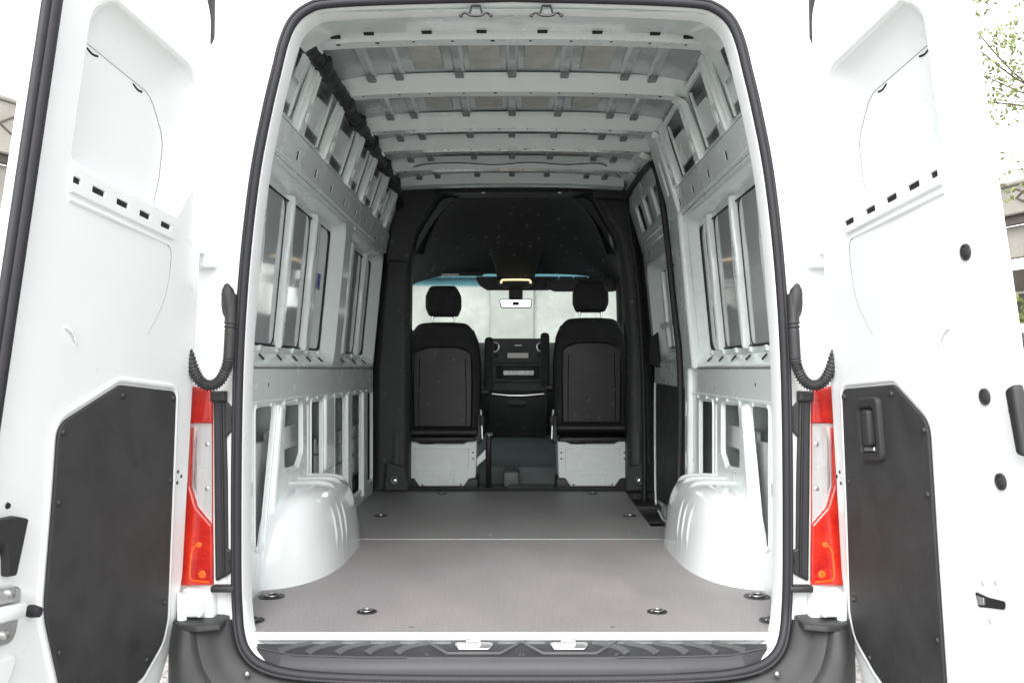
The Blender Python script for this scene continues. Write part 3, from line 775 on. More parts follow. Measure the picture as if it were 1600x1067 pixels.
# ------------------------------------------------------------------ cargo doors (modelled shut, swung about their leaning hinge line)
def door_matrix(s, ang):
    t = R(5); O = Vector((s * 0.97, -0.04, 0)); A = Vector((-s * math.sin(t), 0, math.cos(t)))
    M = Matrix.Translation(O) @ Matrix.Rotation(R(ang) * (1 if s > 0 else -1), 4, A) @ Matrix.Translation(-O)
    return Matrix.Translation((0, 0, FZ)) @ M
SCREW = None
def cargo_door(s, ang):
    U = (1, 0, 0) if s < 0 else (-1, 0, 0)                   # u < 0 is towards the hinge
    fr = (Vector((0, -0.04, 0)), Vector(U), Vector((0, 0, 1)), Vector((0, 1, 0)))
    def at(u, v, w_=0.0): return on_wall(fr, u, v, w_)
    def fw(dw): return (at(0, 0, dw), fr[1], fr[2], fr[3])
    L = s < 0
    zs = 1.118 if L else 1.136                                # height of the slot row
    free = -0.022 if L else -0.040
    out = rc([(free, -0.30, .02), (-0.72, -0.30, .1), (-0.90, -0.16, .12), (-0.965, 0.0, .1), (-0.972, 0.18, .1), (-0.885, 0.73, .3), (-0.80, 1.28, .3), (-0.757, 1.56, .2), (-0.715, 1.74, .1), (-0.62, 1.83, .08),
              (-0.45, 1.86, .2), (free, 1.87, .02)], 0.05, 6)
    top = rc([(-0.20, zs + 0.045, .01), (-0.20, 1.50, .07), (-0.27, 1.555, .05), (-0.66, 1.555, .10), (-0.752, 1.43, .10), (-0.725, 1.26, .1), (-0.665, zs + 0.045, .02)], 0.05, 7)
    low = rc([(-0.200, 0.80, .06), (-0.205, zs - 0.045, .01), (-0.655, zs - 0.040, .025), (-0.672, 1.0, .1), (-0.655, 0.92, .1), (-0.60, 0.83, .1), (-0.50, 0.77, .1), (-0.28, 0.745, .1)], 0.05, 6)
    us = (-0.218, -0.302, -0.402, -0.505, -0.61) if L else (-0.227, -0.313, -0.415, -0.521, -0.637)
    slots = []
    for i, u in enumerate(us):
        hw = 0.025 if (i > 0) else 0.014
        slots.append(rc([(u - hw, zs - 0.007), (u + hw, zs - 0.007), (u + hw, zs + 0.007), (u - hw, zs + 0.007)], 0.003, 2))
    V, F, fs = plate_geo(out, [top], 0.014, 0.010, 3, back=False)
    d = build('cargo_door', frame(V, fw(-0.014)), F, 'white_paint', van, flat=(fs, len(F)))
    d.matrix_local = door_matrix(s, ang)
    # door edge down to the outer skin, and that skin
    o2 = out if area(out) > 0 else out[::-1]
    def taper(lp, f):                                       # the meeting edge thins to a flange
        return [(lerp(u, -0.36, f) if u > -0.05 else u, v) for u, v in lp]
    loft('door_edge', [[at(u, v, w_) for u, v in taper(offset(o2, k), f)] for k, w_, f in ((0.0, -0.0135, 0), (0.003, -0.020, 0.05), (0.004, -0.05, .45), (-0.008, -0.066, .7), (-0.010, -0.078, .9), (0.0, -0.090, 1))], 'white_paint', d)
    plate('outer_skin', taper(offset(o2, 0.0), 1), [], 0.008, 0, fw(-0.097), 'white_paint', d)
    # upper recess: wide sloping shoulder down to the flat blank
    tt = top if area(top) > 0 else top[::-1]
    fl = rc([(-0.205, zs + 0.06, .01), (-0.20, 1.425, .05), (-0.25, 1.455, .03), (-0.56, 1.447, .09), (-0.650, 1.36, .09), (-0.655, 1.25, .1), (-0.645, zs + 0.06, .02)], 0.05, 7)
    ff = fl if area(fl) > 0 else fl[::-1]
    mid = [(lerp(a[0], b[0], .55), lerp(a[1], b[1], .55)) for a, b in zip(tt, ff)]
    loft('recess_shoulder', [[at(u, v, w_) for u, v in lp] for lp, w_ in ((tt, -0.012), ([(lerp(a[0], b[0], .12), lerp(a[1], b[1], .12)) for a, b in zip(tt, ff)], -0.028), (mid, -0.046), ([(lerp(a[0], b[0], .85), lerp(a[1], b[1], .85)) for a, b in zip(tt, ff)], -0.052), (ff, -0.056))], 'white_paint', d, angle=50)
    plate('recess_blank', offset(ff, -0.003), [], 0.010, 0, fw(-0.0675), 'white_paint', d)
    # dark gap with two notches between blank and frame
    tube('gap_line', [at(u, v, -0.058) for u, v in offset(ff, 0.0)], 0.0008, 'rubber', d, n=5, closed=True)
    for a, b in (((-0.275, 1.447), (-0.325, 1.447)), ((-0.475, 1.445), (-0.525, 1.442))):
        tube('drain_notch', spline([at(a[0], a[1] - 0.002, -0.0585), at((a[0] + b[0]) / 2, (a[1] + b[1]) / 2 - 0.007, -0.0585), at(b[0], b[1] - 0.002, -0.0585)], 4), [0.001] + [0.0035] * 7 + [0.001], 'dark', d, n=6)
    # lower field: a rolled lip above it and a grey line painting a crease's shade down its hinge side
    tube('field_lip', [at(-0.205, zs - 0.044, -0.002), at(-0.40, zs - 0.043, 0.0), at(-0.652, zs - 0.041, -0.002)], [0.007, 0.0065, 0.004], 'white_paint', d, n=10)
    tube('crease_shade_line', spline([at(-0.640, zs - 0.045, 0.0), at(-0.662, zs - 0.058, 0.0), at(-0.670, 1.0, 0.0), at(-0.657, 0.92, 0.0), at(-0.602, 0.83, -0.0003)], 6), [0.0012] * 12 + [0.0008] * 13, 'rib_foot', d, n=5)
    tube('wire_clip', spline([at(-0.255, 0.80, 0.002), at(-0.275, 0.792, 0.006), at(-0.295, 0.775, 0.005), at(-0.305, 0.765, 0.001)], 4), 0.0035, 'white_paint', d, n=6)
    # rolled lip under the slots, and dark plates painting the shade of the hollow
    tube('slot_lip', [at(-0.205, zs - 0.025, 0.002), at(-0.655, zs - 0.022, 0.002)], 0.005, 'white_paint', d, n=8)
    tube('slot_lip', [at(-0.205, zs + 0.030, 0.001), at(-0.650, zs + 0.032, 0.001)], 0.004, 'white_paint', d, n=8)
    plate('slot_rail', rect(-0.662, -0.200, zs - 0.0235, zs + 0.0285, 0.004), slots, 0.006, 0.0015, fw(0.0003), 'white_paint', d)
    for h_ in slots: plate('slot', offset(h_ if area(h_) > 0 else h_[::-1], -0.001), [], 0.001, 0, fw(0.0004), 'dark', d)
    # dark board trim panel with its screws, sitting in a raised rim
    if L:
        pan = [(-0.777, 0.697, .03), (-0.499, 0.692, .05), (-0.275, 0.585, .05), (-0.295, 0.42, .1), (-0.32, 0.168, .2), (-0.43, -0.03, .1), (-0.47, -0.10, .05), (-0.62, -0.125, .1), (-0.80, -0.075, .05), (-0.885, 0.0, .06), (-0.897, 0.06, .1), (-0.84, 0.364, .3)]
        sc_ = [(-.511, .666), (-.762, .677), (-.292, .569), (-.806, .453), (-.311, .413), (-.862, .115), (-.393, .070), (-.805, -.030)]
    else:
        pan = [(-0.800, 0.706, .03), (-0.52, 0.696, .05), (-0.385, 0.596, .06), (-0.425, 0.30, .2), (-0.462, 0.0, .1), (-0.48, -0.14, .05), (-0.70, -0.13, .1), (-0.82, -0.065, .06), (-0.915, 0.01, .08), (-0.925, 0.08, .1), (-0.865, 0.364, .3)]
        sc_ = [(-.788, .683), (-.530, .673), (-.403, .579), (-.829, .450), (-.425, .429), (-.889, .120), (-.468, .086), (-.835, -.030)]
    pp = rc(pan, 0.04, 5)
    if area(pp) < 0: pp = pp[::-1]
    plate('trim_panel', pp, [], 0.007, 0.003, fw(0.001), 'trim_board', d, bn=2)
    loft('panel_rim', [[at(u, v, w_) for u, v in offset(pp, k)] for k, w_ in ((-0.022, -0.001), (-0.018, 0.005), (-0.010, 0.006), (-0.005, 0.001), (-0.003, -0.002))], 'white_paint', d, angle=60)
    for u, v in sc_:
        lathe_o = lathe_geo([(0.0085, 0), (0.0085, 0.003), (0.006, 0.006), (0.002, 0.0065)], at(u, v, 0.0075), 'Y', 12)
        build('trim_screw', lathe_o[0], lathe_o[1], 'black_plastic', d)
    hp = ((-.858, .476), (-.880, .463), (-.862, .445)) if L else ((-.893, .475), (-.914, .462), (-.894, .443))
    for u, v in hp:
        g = lathe_geo([(0.0055, 0), (0.005, 0.0006)], at(u, v, 0.0002), 'Y', 10); build('hole', g[0], g[1], 'dark', d)
    if L:
        # meeting-edge seal of two lobes, with its white flange outside
        ps = [at(-0.058, z, 0.008) for z in [-0.29 + 2.15 * k / 60 for k in range(61)]]
        tube('edge_seal', ps, 0.016, 'rubber', d, n=12)
        tube('seal_lip', [at(-0.041, z, 0.003) for z in [-0.29 + 2.15 * k / 60 for k in range(61)]], 0.011, 'rubber', d, n=10)
        plate('hook_bracket', rc([(-0.203, 0.385, .006), (-0.164, 0.392, .008), (-0.068, 0.385, 0), (-0.068, 0.358, 0), (-0.118, 0.352, .02), (-0.140, 0.335, .015), (-0.153, 0.300, .01), (-0.160, 0.268, .008), (-0.190, 0.268, .008), (-0.196, 0.32, .01)], 0.006), [], 0.016, 0.005, fw(0.002), 'black_plastic', d, bn=2)
        for u, v, r in ((-.150, .413, .007), (-.125, .335, .006), (-.140, .318, .006)):
            g = lathe_geo([(r, 0), (r * 0.8, 0.004)], at(u, v, 0.0005), 'Y', 12); build('bolt', g[0], g[1], 'dark', d)
        plate('latch_plate', rc([(-0.225, 0.245), (-0.085, 0.245), (-0.085, 0.125), (-0.225, 0.125)], 0.03), [], 0.010, 0.004, fw(0.001), 'alu', d, bn=2)
        V, F = box_geo(-0.215, -0.085, -0.025, -0.005, 0.180, 0.212, 0.007); build('latch_bolt', V, F, 'white_paint', d)
        for v in (0.232, 0.148):
            g = lathe_geo([(0.010, 0), (0.010, 0.006), (0.005, 0.008)], at(-0.185, v, 0.011), 'Y', 10); build('bolt', g[0], g[1], 'steel', d)
        g = lathe_geo([(0.013, 0), (0.014, 0.010), (0.011, 0.026), (0.004, 0.030)], at(-0.271, 0.182, 0.0), 'Y', 14); build('rubber_stop', g[0], g[1], 'rubber', d)
        plate('pressed_shelf', rc([(-0.245, 0.10), (-0.06, 0.10), (-0.06, 0.035), (-0.225, 0.035)], 0.02), [], 0.012, 0.008, fw(0.0), 'white_paint', d, bn=3)
    else:
        for u, v in ((-.158, .947), (-.162, .641), (-.148, .465)):
            g = lathe_geo([(0.0175, 0), (0.0175, 0.004), (0.014, 0.006), (0.0105, 0.004), (0.009, 0.0055), (0.004, 0.006)], at(u, v, 0.0002), 'Y', 20); build('rubber_plug', g[0], g[1], 'grey_plastic', d)
        # pull handle: bezel, dark well, grip bar
        bez = rc([(-0.722, 0.507), (-0.600, 0.507), (-0.585, 0.672), (-0.700, 0.675)], 0.022, 5)
        well = rc([(-0.706, 0.530), (-0.622, 0.530), (-0.612, 0.645), (-0.692, 0.648)], 0.014, 5)
        hnd = plate('pull_handle', bez, [well], 0.014, 0.006, fw(0.008), 'grey_plastic', d, bn=2)
        plate('handle_well', well, [], 0.002, 0, fw(0.0085), 'dark', d)
        V, F, fs = plate_geo(rc([(-0.672, 0.548), (-0.636, 0.548), (-0.626, 0.640), (-0.660, 0.642)], 0.010), [], 0.022, 0.007, 2)
        build('handle_grip', frame(V, fw(0.009)), F, 'grey_plastic', d, flat=(fs, len(F)))
        plate('key_tab', rect(-0.690, -0.635, 0.532, 0.545, 0.003), [], 0.010, 0.003, fw(0.0095), 'steel', d)
        # latch cut-out with bright keeper, round holes near it
        plate('latch_cutout', rc([(-0.296, 0.222), (-0.290, 0.190), (-0.250, 0.194), (-0.196, 0.198, .012), (-0.190, 0.216, .012), (-0.250, 0.216)], 0.005), [], 0.0015, 0, fw(0.0002), 'dark', d)
        plate('latch_keeper', rc([(-0.288, 0.216), (-0.284, 0.196), (-0.262, 0.198), (-0.262, 0.214)], 0.003), [], 0.004, 0.001, fw(0.0012), 'steel', d)
        for u, v in ((-.262, .244), (-.215, .252), (-.255, .166)):
            g = lathe_geo([(0.007, 0), (0.006, 0.0008)], at(u, v, 0.0002), 'Y', 12); build('hole', g[0], g[1], 'primer', d)
        plate('lock_cover', rc([(-0.066, 0.650, .012), (-0.034, 0.660, .010), (-0.032, 0.515, .010), (-0.058, 0.522, .010)], 0.02), [], 0.022, 0.008, fw(0.001), 'black_plastic', d, bn=3)
        for u, v in ((-.083, .607), (-.078, .555)):
            g = lathe_geo([(0.007, 0), (0.006, 0.003), (0.002, 0.004)], at(u, v, 0.0002), 'Y', 10); build('bolt', g[0], g[1], 'grey_plastic', d)
    return d
cargo_door(-1, 98)
cargo_door(1, 96)

# ------------------------------------------------------------------ back corners: lamps, gaskets, hinges, hoses, bumper, step
def mirror_frame(s, y): return (Vector((0, y, 0)), Vector((s, 0, 0)), Vector((0, 0, 1)), Vector((0, -1, 0)))
def tail_lamp(s):
    fr = mirror_frame(s, 0.02)
    def at(u, v, w_): return on_wall(fr, u, v, w_)
    def fw(dw): return (at(0, 0, dw), fr[1], fr[2], fr[3])
    outl_ = rc([(0.874, 0.712, .008), (0.990, 0.738, .02), (1.004, 0.40, .1), (0.998, 0.132, .015), (0.868, 0.134, .008), (0.871, 0.40, .3)], 0.01)
    lamp = vp(plate('tail_lamp', outl_, [], 0.032, 0.004, fw(-0.03), 'black_plastic', van))
    red_hi = rc([(0.877, 0.708), (0.985, 0.732, .015), (0.998, 0.60), (0.928, 0.612, .012), (0.876, 0.612)], 0.004)
    red_lo = rc([(0.876, 0.315), (0.922, 0.368, .03), (0.940, 0.43, .05), (0.934, 0.60), (0.997, 0.60), (1.000, 0.40), (0.994, 0.137, .012), (0.873, 0.139), (0.874, 0.25)], 0.004)
    plate('red_lens', red_hi, [], 0.020, 0.007, fw(0.003), 'red_lens', lamp, bn=3)
    plate('red_lens', red_lo, [], 0.020, 0.007, fw(0.003), 'red_lens', lamp, bn=3)
    cl = rc([(0.877, 0.609), (0.918, 0.609, .012), (0.930, 0.56), (0.936, 0.43, .05), (0.918, 0.372, .03), (0.877, 0.322)], 0.004)
    plate('reflector', cl, [], 0.002, 0, fw(0.003), 'reflector', lamp)
    # stepped ridges in the clear section
    for k in range(4):
        q = offset(cl if area(cl) > 0 else cl[::-1], 0.003 + 0.0035 * k)
        tube('reflector_ridge', [at(u, v, 0.006) for u, v in q], 0.0013, 'reflector', lamp, n=5, closed=True)
    tube('lens_divider', [at(0.877, 0.482, 0.008), at(0.922, 0.482, 0.008)], 0.003, 'paper', lamp, n=6)
    for v in (0.55, 0.42):
        g = lathe_geo([(0.010, 0), (0.008, -0.006), (0.003, -0.008)], at(0.893, v, 0.004), 'Y', 12); build('bulb', g[0], g[1], 'steel', lamp)
    for k in range(7):
        tube('fluting', [at(0.881, 0.490 + 0.006 * k, 0.006), at(0.917, 0.490 + 0.006 * k, 0.006)], 0.0016, 'reflector', lamp, n=5)
    plate('clear_lens', cl, [], 0.004, 0.002, fw(0.016), 'clear_lens', lamp)
    # amber light guide and bulb holders showing through the red
    tube('amber_guide', spline([at(u, v, 0.0205) for u, v in ((0.905, 0.262), (0.925, 0.255), (0.935, 0.235), (0.940, 0.19), (0.938, 0.158), (0.915, 0.152), (0.885, 0.150))], 5), 0.004, 'orange_lens', lamp, n=6)
    for u, v, r in ((0.905, 0.172, 0.013), (0.915, 0.258, 0.010)):
        g = lathe_geo([(r, 0), (r * 0.8, -0.003), (r * 0.3, -0.004)], at(u, v, 0.0215), 'Y', 12); build('amber_bulb', g[0], g[1], 'orange_lens', lamp)
    for u, v in ((0.897, 0.222), (0.897, 0.630)):
        pts_ = [at(u + 0.010 * math.cos(t), v + 0.010 * math.sin(t), 0.0228) for t in [k * 2 * math.pi / 16 for k in range(16)]]
        tube('screw_boss', pts_, 0.0016, 'red_lens', lamp, n=5, closed=True)
    for k in range(9): tube('lens_flute', [at(0.882, 0.150 + 0.018 * k, 0.0228), at(0.975, 0.150 + 0.018 * k, 0.0228)], 0.0011, 'red_lens', lamp, n=5)
    for k in range(5): tube('lens_flute', [at(0.882, 0.625 + 0.018 * k, 0.0228), at(0.975, 0.628 + 0.018 * k, 0.0228)], 0.0011, 'red_lens', lamp, n=5)
    tube('lens_edge', [at(0.8765, 0.705, 0.020), at(0.8755, 0.14, 0.020)], 0.0018, 'red_lens', lamp, n=5)
    # black gasket strip and triangular check brackets between lamp and opening
    gk = vp(plate('lamp_gasket', rc([(0.838, 0.700), (0.872, 0.700), (0.870, 0.40), (0.867, 0.150), (0.836, 0.165), (0.826, 0.20), (0.830, 0.45)], 0.006), [], 0.040, 0.008, fw(-0.012), 'black_plastic', van, bn=2))
    tube('gasket_bead', [at(0.848, 0.695, 0.030), at(0.843, 0.40, 0.030), at(0.840, 0.18, 0.030)], 0.004, 'rubber', gk, n=8)
    V, F, fs = plate_geo(rect(0.832, 0.876, 0.676, 0.707, 0.004), [], 0.055, 0.008, 2); build('gasket_cap', frame(V, fw(-0.012)), F, 'grey_plastic', gk, flat=(fs, len(F)))
    V, F, fs = plate_geo(rc([(0.838, 0.682), (0.838, 0.570), (0.800, 0.602), (0.800, 0.645)], 0.005), [], 0.016, 0.005, 2); b1 = build('check_bracket', frame(V, fw(0.016)), F, 'grey_plastic', gk, flat=(fs, len(F)))
    V, F, fs = plate_geo(rc([(0.838, 0.252), (0.838, 0.165), (0.806, 0.185), (0.810, 0.240)], 0.005), [], 0.016, 0.005, 2); build('check_bracket', frame(V, fw(0.018)), F, 'black_plastic', gk, flat=(fs, len(F)))
    for u, v in ((0.808, 0.622), (0.814, 0.212)):
        g = lathe_geo([(0.010, 0), (0.008, -0.0015), (0.004, -0.002)], at(u, v, 0.0345), 'Y', 12); build('bolt', g[0], g[1], 'dark', gk)
    # pressed swage in the white pillar
    tube('pillar_swage', spline([at(0.825, 0.52, 0.018), at(0.812, 0.515, 0.018), at(0.808, 0.49, 0.018), at(0.808, 0.30, 0.018)], 5), 0.004, 'white_paint', gk, n=6)
    # shelf piece below the lamp
    V, F = box_geo(min(s * 0.800, s * 0.868), max(s * 0.800, s * 0.868), -0.045, -0.01, 0.128, 0.146, 0.004); build('lamp_shelf', V, F, 'black_plastic', lamp)
for s in (-1, 1): tail_lamp(s)

def hinge(s, z, lower):
    fr = mirror_frame(s, 0.0)
    V, F, fs = plate_geo(rc([(0.862, z - 0.10, .008), (0.955, z - 0.10, .02), (0.955, z + 0.01, .01), (0.866, z + 0.005, .006)], 0.01), [], 0.030, 0.008, 2)
    o = vp(build('hinge_block', frame(V, fr), F, 'white_paint', van, flat=(fs, len(F))))
    V, F = box_geo(s * 0.885, s * 0.935, -0.058, -0.028, z - 0.065, z - 0.012, 0.008); build('hinge_leaf', V, F, 'white_paint', o)
    g = lathe_geo([(0.014, -0.05), (0.014, 0.05)], (s * 0.945, -0.055, z - 0.045), 'Z', 14); build('hinge_pin', g[0], g[1], 'white_paint', o)
    for zz in (z - 0.022, z - 0.055):
        g = lathe_geo([(0.008, 0), (0.008, -0.006), (0.004, -0.008)], (s * 0.895, -0.058, zz), 'Y', 10); build('bolt', g[0], g[1], 'white_paint', o)
for s in (-1, 1):
    hinge(s, 0.125, True)
    hinge(s, 1.165, False)

def door_hose(s):
    # rubber boot on the pillar, plain sleeve, then ribbed hose curling into the door edge
    P = [(0.806, -0.050, 0.985), (0.806, -0.056, 0.93), (0.806, -0.060, 0.88), (0.810, -0.062, 0.80), (0.816, -0.066, 0.770), (0.833, -0.070, 0.738), (0.857, -0.076, 0.724), (0.882, -0.082, 0.735), (0.900, -0.088, 0.768), (0.910, -0.092, 0.815), (0.925, -0.094, 0.85)]
    pts_ = spline([(s * x, y, z) for x, y, z in P], 18)
    rr = []
    for i, p in enumerate(pts_):
        base = 0.0155
        ribbed = p.z < 0.905 and p.z > 0.885 or (p.z < 0.800) or i > 18 * 5
        k_ = 1.0 if i < 18 * 8 else max(0.35, 1 - 0.65 * (i - 18 * 8) / 36)
        rr.append((base + (0.0018 if (i // 2) % 2 == 0 else -0.0018)) * k_ if ribbed else base)
    h = vp(tube('cable_hose', pts_, rr, 'grey_plastic', van, n=14))
    # boot: flattened teardrop
    lp = []
    for k, (z, rx, ry, off) in enumerate(((0.925, 0.0155, 0.0155, 0.0), (0.940, 0.017, 0.018, 0.003), (0.960, 0.019, 0.020, 0.006), (0.985, 0.019, 0.020, 0.008), (1.000, 0.016, 0.016, 0.009), (1.010, 0.008, 0.008, 0.010))):
        lp.append([(s * (0.806 + off + rx * math.cos(t)), -0.052 + ry * math.sin(t), z) for t in [j * 2 * math.pi / 18 for j in range(18)]])
    loft('hose_boot', lp, 'grey_plastic', h, cap0=True, cap1=True)
    tube('boot_rim', [(s * (0.822 + 0.012 * math.cos(t)), -0.036, 0.968 + 0.046 * math.sin(t)) for t in [j * 2 * math.pi / 20 for j in range(20)]], 0.005, 'grey_plastic', h, n=8, closed=True)
for s in (-1, 1): door_hose(s)
# dark cap pieces at the top outer corners, small clips on the pillars
for s in (-1, 1):
    fr = mirror_frame(s, 0.06)
    V, F, fs = plate_geo(rc([(0.885, 1.95, .02), (0.888, 1.76, .01), (0.898, 1.735, .006), (0.925, 1.775, .01), (0.935, 2.02, .02), (0.890, 2.02, .02)], 0.01), [], 0.05, 0.015, 3)
    cap_ = vp(build('corner_cap', frame(V, fr), F, 'grey_plastic', van, flat=(fs, len(F))))
    box('cap_stay', s * 0.72, s * 0.90, 0.035, 0.055, 1.945, 1.975, 'grey_plastic', cap_, 0.005)
    V, F = box_geo(s * 0.865, s * 0.890, -0.018, 0.012, 1.118, 1.128, 0.003); vp(build('pillar_clip', V, F, 'primer', van))

# bumper: high corners, low middle; a paler swept band along its inner edge
def bumper():
    lower = [p for p in offset(contour, -0.020)]
    path = sorted([(x, z) for x, z in lower if z < 0.06], key=lambda p: p[0])
    Y0 = -0.03
    inner = [Vector((x, z)) for x, z in path]
    def push(d): 
        out = []
        n = len(inner)
        for i, p in enumerate(inner):
            t = (inner[min(i + 1, n - 1)] - inner[max(i - 1, 0)]).normalized()
            nrm = Vector((t.y, -t.x))
            if p.y > -0.01: nrm = Vector((1 if p.x > 0 else -1, 0))
            elif p.y > -0.05: nrm = nrm.lerp(Vector((1 if p.x > 0 else -1, 0)), (p.y + 0.05) / 0.04).normalized()
            q = p + nrm * d
            out.append(q)
        return out
    rows = []
    for d, y in ((0.0, -0.020), (0.010, -0.036), (0.030, -0.046), (0.052, -0.058), (0.060, -0.070), (0.085, -0.082), (0.092, -0.098)):
        rows.append([(q.x, y + fy(p_.y), q.y) for q, p_ in zip(push(d), inner)])
    def far(d):
        r = []
        for q, p_ in zip(push(d), inner):
            sg = 1 if q.x >= 0 else -1
            x = sg * min(abs(q.x), 1.004); z = max(q.y, -0.42)
            r.append((x, -0.100 - 0.02 * min(1, (d - 0.09) / 0.05) + fy(p_.y) + 0.16 * max(0, (abs(x) - 0.90) / 0.104) ** 2.2, z))
        return r
    rows += [far(0.10), far(0.115), far(0.13), far(0.145), far(0.16), far(0.175), far(0.19), far(0.25), far(0.36)]
    b = vp(loft('bumper', rows, 'grey_plastic', van, closed=False, angle=35))
    for s in (-1, 1):
        zt = max(p.y for p in inner)
        plate('bumper_top', rc([(0.822, 0.06, 0), (0.822, -0.100, .01), (0.88, -0.122, .03), (0.935, -0.110, .03), (0.982, -0.045, .03), (1.003, 0.06, 0)], 0.02), [], 0.016, 0.007,
              ((0, 0, zt - 0.010), (s, 0, 0), (0, 1, 0), (0, 0, 1)), 'grey_plastic', b, bn=2)
    for x, z in ((-0.742, -0.082), (-0.53, -0.119), (0.0, -0.126), (0.53, -0.119), (0.742, -0.082)):
        g = lathe_geo([(0.009, 0), (0.009, -0.004), (0.006, -0.007), (0.002, -0.008)], (x, -0.118, z), 'Y', 12); build('bumper_bolt', g[0], g[1], 'dull_steel', b)
    return b
bumper()

# entry step: white sill strip, dark tread with swept bars, striker pockets
vp(box('sill_strip', -0.772, 0.772, -0.004, 0.006, -0.020, 0.0020, 'white_paint', van, 0.002))
stepo = [(-0.762, 0.0), (-0.776, -0.022), (-0.752, -0.056), (-0.66, -0.082), (-0.45, -0.092), (0.45, -0.092), (0.66, -0.082), (0.752, -0.056), (0.776, -0.022), (0.762, 0.0)]
so = rc(stepo, 0.03, 4)
if area(so) < 0: so = so[::-1]
def tz(y): return -0.019 + 0.38 * min(0, y)
def step_ring(d, z): return [(x, min(y, -0.003), z + 0.034 + tz(min(y, -0.003)) if z > -0.045 else z) for x, y in offset(so, d)]
V1, F1 = loft_geo([step_ring(-0.006, -0.100), step_ring(-0.005, -0.080), step_ring(0.0, -0.066), step_ring(0.010, -0.040), step_ring(0.018, -0.034)], True)
tv, tf = fill(offset(so, 0.018), [])
k = len(V1); V1 += [Vector((x, min(y, -0.003), tz(min(y, -0.003)))) for x, y in tv]; F1 += [tuple(i + k for i in f) for f in tf]
st = vp(build('entry_step', V1, F1, 'step_plastic', van, angle=30))
for s in (-1, 1):
    for i in range(5):                                      # swept tread bars
        x0 = s * (0.64 - 0.085 * i)
        pts_ = [(x0 + s * 0.030, -0.060 + 0.010 * (i < 1)), (x0 + s * 0.014, -0.042), (x0 - s * 0.012, -0.028), (x0 - s * 0.060, -0.016)]
        c = [Vector((a, b_, 0)) for a, b_ in pts_]; c = spline(c, 4)
        loops = []
        for j, p in enumerate(c):
            tt_ = (c[min(j + 1, len(c) - 1)] - c[max(j - 1, 0)]).normalized(); nn = Vector((-tt_.y, tt_.x, 0))
            hw = lerp(0.013, 0.006, j / (len(c) - 1))
            a_, b2 = p + nn * hw, p - nn * hw
            loops.append([a_ + Vector((0, 0, tz(a_.y))), a_ + Vector((0, 0, tz(a_.y) + 0.002)), b2 + Vector((0, 0, tz(b2.y) + 0.002)), b2 + Vector((0, 0, tz(b2.y)))])
        loft('tread_bar', loops, 'step_tread', st, closed=False, angle=30)
    tube('step_line', [(s * x, y, tz(y)) for x, y in ((0.74, -0.035), (0.62, -0.068), (0.42, -0.076), (0.30, -0.076))], 0.003, 'step_tread', st, n=6)
for xc in (-0.11, 0.165):                                   # pockets with bright striker plates
    tube('pocket_rib', [(xc - 0.14, -0.008, tz(-0.008)), (xc - 0.075, -0.060, tz(-0.060)), (xc + 0.075, -0.060, tz(-0.060)), (xc + 0.14, -0.008, tz(-0.008))], 0.005, 'step_tread', st, n=6)
    tube('pocket_rib', [(xc - 0.10, -0.086, -0.074), (xc - 0.135, -0.062, tz(-0.062)), (xc - 0.135 - 0.0, -0.062, tz(-0.062) + 0.001)], 0.004, 'step_tread', st, n=6)
    tube('pocket_rib', [(xc + 0.10, -0.086, -0.074), (xc + 0.135, -0.062, tz(-0.062)), (xc + 0.135 + 0.0, -0.062, tz(-0.062) + 0.001)], 0.004, 'step_tread', st, n=6)
    V, F, fs = plate_geo(rc([(xc - 0.058, -0.018), (xc + 0.058, -0.018), (xc + 0.045, -0.050), (xc - 0.045, -0.050)], 0.010), [], 0.004, 0.0015, 1)
    build('striker_plate', frame(V, ((0, 0, -0.0180), (1, 0, 0), (0, 0.941, 0.339), (0, -0.339, 0.941))), F, 'alu', st, flat=(fs, len(F)))
    tube('striker_loop', [(xc - 0.022, -0.024, -0.029), (xc - 0.020, -0.024, -0.014), (xc + 0.016, -0.024, -0.014), (xc + 0.018, -0.024, -0.029)], 0.005, 'steel', st, n=8)
    V, F = box_geo(xc - 0.05, xc - 0.012, -0.040, -0.026, -0.034, -0.020, 0.004); build('striker_block', V, F, 'steel', st)
    V, F = box_geo(xc - 0.068, xc + 0.068, -0.010, -0.0045, -0.034, -0.022, 0.001); build('striker_cover', V, F, 'step_tread', st)

# ------------------------------------------------------------------ cab: pillar trims, headliner, windscreen, dash, seats
YB = 3.20
arch_hole = rc([(-0.655, -0.05, .02), (0.735, -0.05, .02), (0.735, 0.9, .3), (0.705, 1.35, .3), (0.66, 1.60, .25), (0.50, 1.885, .10), (-0.45, 1.885, .10), (-0.62, 1.62, .25), (-0.645, 1.35, .3), (-0.650, 0.9, .3)], 0.05, 6)
arch_out = rc([(-0.89, -0.03), (0.93, -0.03), (0.90, 0.78), (0.82, 1.50), (0.74, 1.90), (0.62, 1.965), (-0.62, 1.965), (-0.72, 1.90), (-0.82, 1.50), (-0.885, 0.78)], 0.02)
V, F, fs = plate_geo(arch_out, [arch_hole], 0.16, 0.05, 4)
at_ = vp(build('pillar_trim', frame(V, ((0, YB + 0.14, 0), (1, 0, 0), (0, 0, 1), (0, -1, 0))), F, 'cab_black', van, flat=(fs, len(F))))
plate('light_stop_plate', rc([(-0.978, -0.30), (0.978, -0.30), (0.978, 0.5), (0.965, 0.85), (0.86, 1.62), (0.76, 1.93), (0.66, 2.0), (-0.66, 2.0), (-0.76, 1.93), (-0.86, 1.62), (-0.965, 0.85), (-0.978, 0.5)], 0.02), [offset(arch_hole if area(arch_hole) > 0 else arch_hole[::-1], -0.02)], 0.006, 0, ((0, YB + 0.15, 0), (1, 0, 0), (0, 0, 1), (0, -1, 0)), 'cab_black', at_)  # added plate closing the wall cavity against leaking daylight
